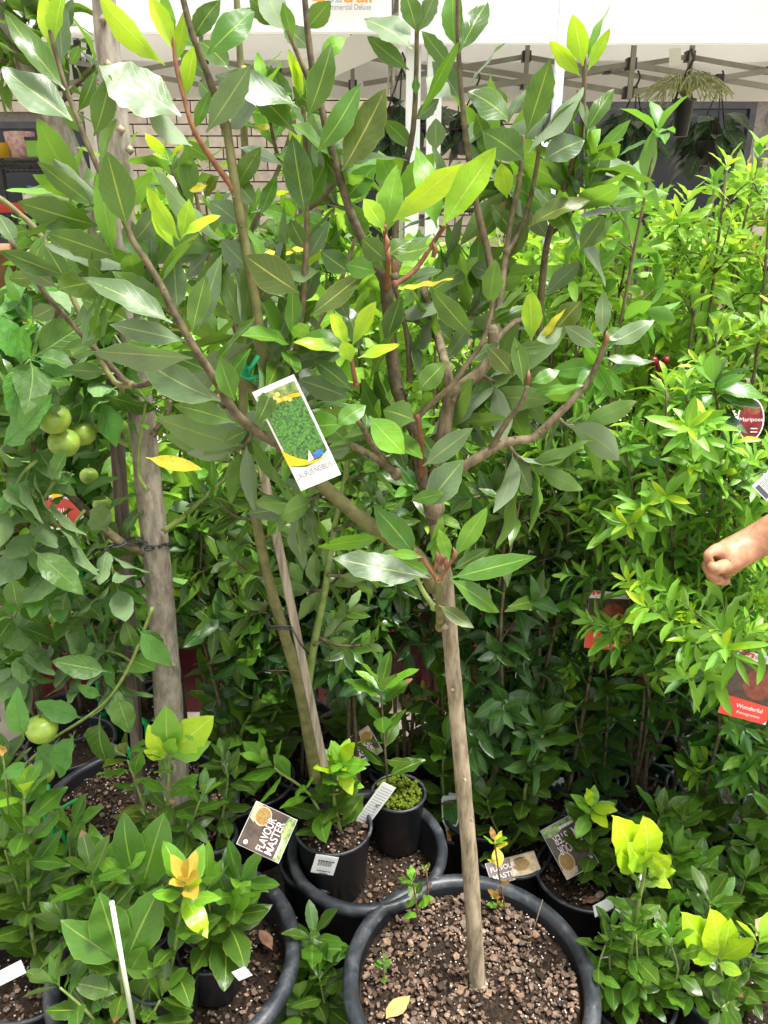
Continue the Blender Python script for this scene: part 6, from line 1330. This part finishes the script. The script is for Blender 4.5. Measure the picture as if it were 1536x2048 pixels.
spice((1142, 1628, 1.45), (1080, 1662, 1.43), (1188, 1730, 1.36), 'upside-down FLAVOUR MASTER spice card in the small pot right of the bark-filled pot')
spice((716, 1534, 1.62), (766, 1502, 1.63), (694, 1478, 1.66), 'FLAVOUR MASTER spice card half hidden behind the mossy pot')
q0, q1, q2 = at_z(985, 1772, .20), at_z(1084, 1744, .20), at_z(990, 1722, .225)
C = Card('spice_card', q0, q1 - q0, q2 - q0, 'flat-lying FLAVOUR MASTER spice card behind the rim of the bark-filled pot', None, .003, 'card'); C.base(); C.patch([(.01, .01), (.99, .01), (.99, .99), (.01, .99)], dark_card, 'dark_background')
C.patch([(.42, .02), (.99, .02), (.99, .98), (.5, .98)], print_sack, 'sack_picture'); C.patch(disc_pts(.66, .55, .2, .33, 20), dark_card, 'bowl_rim'); C.patch(disc_pts(.66, .55, .17, .27, 20), print_spice, 'peppercorn_picture'); C.text('FLAVOUR', .05, .55, .3, pink_ink, width=.5, bold=.01); C.text('MASTER', .05, .2, .3, pink_ink, width=.5, bold=.01)
def pomtag(bl, br, tl, label, bend=.004):
    C = card3('pomegranate_tag', bl, br, tl, label, None, bend); C.base()
    C.patch([(0, .26), (1, .26), (1, .90), (0, .86)], print_green if False else dark_card, 'photo'); C.patch(disc_pts(.62, .56, .33, .24, 18), print_red, 'fruit_picture'); C.patch([(.0, .0), (.92, .0), (1, .06), (1, .27), (0, .30)], red_card, 'red_band')
    C.text('Wonderful', .30, .155, .085, pink_ink, width=.55, bold=.012); C.text('Pomegranate', .34, .07, .06, pink_ink, width=.48); C.patch([(.06, .92), (.12, .92), (.12, .98), (.2, .93), (.28, .98), (.28, .92), (.33, .92), (.33, .99), (.06, .99)], red_card, 'emblem'); lines(C, .36, .6, .92, .97, 1, ink_lt, .8); return C
pomtag((1436, 1425, 1.22), (1531, 1450, 1.21), (1460, 1293, 1.25), 'red-banded tag reading Wonderful Pomegranate at the right')
pomtag((1168, 1295, 1.50), (1250, 1302, 1.50), (1181, 1180, 1.54), 'red-banded pomegranate tag half hidden behind the yellow-green leaf tuft')
C = card3('plant_tag', (1330, 1295, 1.47), (1352, 1290, 1.51), (1268, 1150, 1.51), 'curved grey back of a tag with small print hanging right of the red-banded tag', None, .02); C.base(mat=grey_card)
lines(C, .12, .85, .3, .93, 13, ink)
C = card3('plant_tag', (1390, 1440, 1.50), (1396, 1436, 1.54), (1362, 1318, 1.52), 'white tag seen nearly edge on between the two red-banded tags', None, .01); C.base()
C = card3('oval_tag', (1472, 882, 1.50), (1526, 882, 1.50), (1472, 796, 1.52), 'dark red oval plum tag with white edge at the right edge'); 
ov = lambda s_: [(C.w * (.5 + .5 * s_ * math.cos(t)), C.h * (.5 + .5 * s_ * math.sin(t))) for t in [2 * math.pi * k / 30 for k in range(30)]]
C.base(ov(1)); C.patch(disc_pts(.5, .5, .45, .47, 30), maroon_card, 'dark_red_face'); C.patch(disc_pts(.6, .74, .24, .14, 14), print_red, 'plum_picture'); C.text('Mariposa', .06, .46, .13, pink_ink, width=.86); lines(C, .5, .75, .2, .36, 2, pink_ink)
C = card3('held_card', (1504, 972, 1.22), (1534, 1003, 1.21), (1540, 930, 1.23), 'grey-green information card beside the reaching arm at the right edge', None, .002); C.base(mat=grey_card); C.patch([(.15, .04), (.9, .04), (.9, .22), (.15, .22)], ink, 'dark_panel')
lines(C, .1, .92, .27, .95, 12, ink)
C = card3('white_tag', (1152, 448, 2.2), (1172, 448, 2.2), (1150, 412, 2.2), 'small white and green tag among the shrubs beside the steel pole'); C.base(); C.patch([(.1, .1), (.9, .1), (.9, .6), (.1, .6)], print_green, 'leaf_picture')
C = card3('price_tag', (463, 1945, .93), (478, 1962, .93), (476, 1918, .93), 'small white handwritten tag hanging at the right of the wide pot'); C.base(); C.patch([(.3, .3), (.36, .3), (.5, .75), (.44, .75)], ink_lt, 'pen_stroke'); C.patch([(.55, .4), (.75, .45), (.75, .5), (.55, .45)], ink_lt, 'pen_stroke')
C = card3('price_tag', (0, 1972, .92), (52, 1946, .92), (-8, 1945, .93), 'pale label lying on the soil of the lower left corner pot'); C.base(mat=grey_card)
C = card3('price_tag', (1190, 1835, 1.24), (1228, 1815, 1.26), (1186, 1812, 1.245), 'grey sticker on the front of the spice-card pot'); C.base(mat=grey_card)
C = card3('price_tag', (1372, 1770, 1.40), (1475, 1752, 1.42), (1374, 1752, 1.41), 'long white label on the rim of the black pot at the right'); C.base()
C = card3('price_tag', (1512, 1872, 1.15), (1545, 1862, 1.16), (1514, 1838, 1.16), 'beige label on the side of the pot at the right edge'); C.base(mat=print_sack); lines(C, .2, .8, .25, .8, 3, ink)
C = card3('price_tag', (895, 1603, 1.55), (915, 1606, 1.55), (897, 1585, 1.56), 'white bay label standing in the pot left of the bare trunk'); C.base(); C.text('BAY', .15, .3, .5, ink, width=.7)

# ------------------------------------------------------------------ green plastic hoops standing in the apple pot
zsA = .31
def hoop(label, pts, w):
    tag(pts_bar(pts, w), label, 'plant support')
def pts_bar(pts, w):
    m = MB(); m.tube(smooth_path(pts, 4), w, 6); return m.build('plant_support', plastic_brightgreen)
def foot(px, py): return at_z(px, py, zsA)
f_ = foot(110, 1745); hoop('pale-edged green plastic leg standing at the left wall of the apple pot', [at(84, 1570, f_.y + .02), at(92, 1650, f_.y + .01), foot(104, 1735)], .0035)
hoop('straight bright green plastic leg beside the pale-edged one in the apple pot', [at(96, 1570, f_.y + .02), at(106, 1660, f_.y + .01), foot(114, 1745)], .0045)
f_ = foot(140, 1712); hoop('bent bright green plastic support, hooked at the top, in the apple pot', [at(158, 1598, f_.y + .03), at(128, 1614, f_.y + .02), at(116, 1634, f_.y + .015), at(128, 1675, f_.y + .005), f_], .0045)
f_ = foot(274, 1545); hoop('short bright green plastic leg at the rear of the apple pot', [at(254, 1494, f_.y), at(264, 1520, f_.y), f_], .005)
f_ = foot(400, 1560); hoop('green plastic arc behind the grey apple trunk', [f_, at(412, 1540, f_.y), at(440, 1530, f_.y + .02), foot(458, 1560)], .005)
m = MB(); q = foot(300, 1500); m.tube(smooth_path([q, at(296, 1470, q.y), at(294, 1450, q.y), at(280, 1440, q.y), at(270, 1450, q.y)], 4), .008, 7); tag(m.build('plant_support', plastic_brightgreen), 'thick green plastic hook at the rear left of the grey apple trunk', 'plant support')

# ------------------------------------------------------------------ person reaching in from the right
def skin_obj(name, verts, edges, radii, mat, parent, rootv=0, sub=2):
    me = bpy.data.meshes.new(name); off = wloc(parent) if parent is not None else Vector((0, 0, 0))
    me.from_pydata([tuple(Vector(v) - off) for v in verts], edges, []); o = link(name, me, parent)
    sm = o.modifiers.new('skin', 'SKIN'); sm.use_smooth_shade = True
    for v, r in zip(me.skin_vertices[0].data, radii): v.radius = (r if hasattr(r, '__len__') else (r, r)); v.use_root = False
    me.skin_vertices[0].data[rootv].use_root = True
    ss = o.modifiers.new('sub', 'SUBSURF'); ss.levels = sub; ss.render_levels = sub
    me.materials.append(mat); return o
W = at(1497, 1090, 1.20); pb = Vector((1.14, 1.28, 0))
person = empty('person', pb, 'person reaching in from the right edge, bare forearm and hand holding a leaf stem', 'person')
V, E, Rr = [], [], []
def add(p, r, par=None):
    V.append(Vector(p)); Rr.append(r)
    if par is not None: E.append((par, len(V) - 1))
    return len(V) - 1
pel = add((1.14, 1.28, .96), .125); wai = add((1.14, 1.28, 1.10), .115, pel); che = add((1.13, 1.28, 1.28), .135, wai); nec = add((1.12, 1.28, 1.44), .055, che); hd0 = add((1.10, 1.28, 1.53), .082, nec); hd1 = add((1.09, 1.28, 1.63), .088, hd0); add((1.095, 1.28, 1.70), .06, hd1); add((1.005, 1.28, 1.575), .012, hd0)
sh = add((1.08, 1.13, 1.36), .06, che); up_ = add((.97, 1.13, 1.33), .050, sh); el = add((.86, 1.14, 1.30), .046, up_); elb = el
fm = add(W.lerp(V[el], .60), .046, el); fw = add(W.lerp(V[el], .22), .037, fm); w0 = add(W, .029, fw)
hc = add(at(1458, 1114, 1.19), .031, w0)
kn = [(1434, 1098, 1.160), (1428, 1119, 1.18), (1434, 1138, 1.20), (1446, 1152, 1.22)]
mid = [(1414, 1110, 1.145), (1410, 1132, 1.165), (1418, 1151, 1.187), (1434, 1164, 1.21)]
dis = [(1424, 1140, 1.15), (1428, 1156, 1.165), (1438, 1164, 1.185), (1450, 1165, 1.205)]
tip = [(1438, 1146, 1.16), (1444, 1158, 1.175), (1452, 1162, 1.195), (1460, 1160, 1.21)]
for k in range(4):
    a = add(at(*kn[k]), .0105, hc); b = add(at(*mid[k]), .0085, a); c_ = add(at(*dis[k]), .0075, b); add(at(*tip[k]), .006, c_)
t0 = add(at(1450, 1130, 1.160), .014, hc); t1 = add(at(1438, 1136, 1.14), .011, t0); t2 = add(at(1424, 1134, 1.135), .0095, t1); add(at(1416, 1128, 1.135), .007, t2)
sh2 = add((1.12, 1.44, 1.36), .06, che); e2 = add((1.14, 1.50, 1.10), .042, sh2); w2 = add((1.06, 1.48, .90), .028, e2); h2 = add((1.04, 1.47, .82), .03, w2)
for k in range(4): a = add((1.02 + .01 * k, 1.445 + .018 * k, .76), .0095, h2); add((1.03 + .01 * k, 1.445 + .018 * k, .71 - .008 * (k in (1, 2))), .008, a)
a = add((1.01, 1.46, .80), .011, h2); add((.99, 1.445, .765), .009, a)
for sy in (-1, 1):
    hip = add((1.14, 1.28 + .09 * sy, .88), .09, pel); kn_ = add((1.13, 1.28 + .1 * sy, .50), .06, hip); an = add((1.15, 1.28 + .1 * sy, .09), .04, kn_); ft = add((1.08, 1.28 + .1 * sy, .045), .04, an); add((.98, 1.28 + .1 * sy, .04), .035, ft)
skin_obj('body', V, E, Rr, skin, person, pel)
sv = [(1.14, 1.28, .87), (1.14, 1.28, 1.10), (1.13, 1.28, 1.28), (1.12, 1.28, 1.41), (1.08, 1.13, 1.36), (1.0, 1.13, 1.34), (1.12, 1.44, 1.36), (1.135, 1.48, 1.24)]
skin_obj('shirt', sv, [(0, 1), (1, 2), (2, 3), (2, 4), (4, 5), (2, 6), (6, 7)], [.165, .155, .16, .075, .082, .066, .082, .068], cloth_b, person, 0)
skin_obj('trousers', [(1.14, 1.28, 1.0), (1.14, 1.19, .86), (1.13, 1.18, .50), (1.15, 1.18, .12), (1.14, 1.37, .86), (1.13, 1.38, .50), (1.15, 1.38, .12)], [(0, 1), (1, 2), (2, 3), (0, 4), (4, 5), (5, 6)], [.15, .112, .085, .068, .108, .082, .068], cloth_d, person, 0)
skin_obj('hair', [(1.125, 1.28, 1.60), (1.115, 1.28, 1.70), (1.13, 1.28, 1.52)], [(0, 1), (0, 2)], [.098, .08, .08], hair_m, person, 0)
m = MB()
for sy in (-1, 1): ball(m, (1.012, 1.28 + .032 * sy, 1.615), .010)
m.build('eyes', white_card, person)
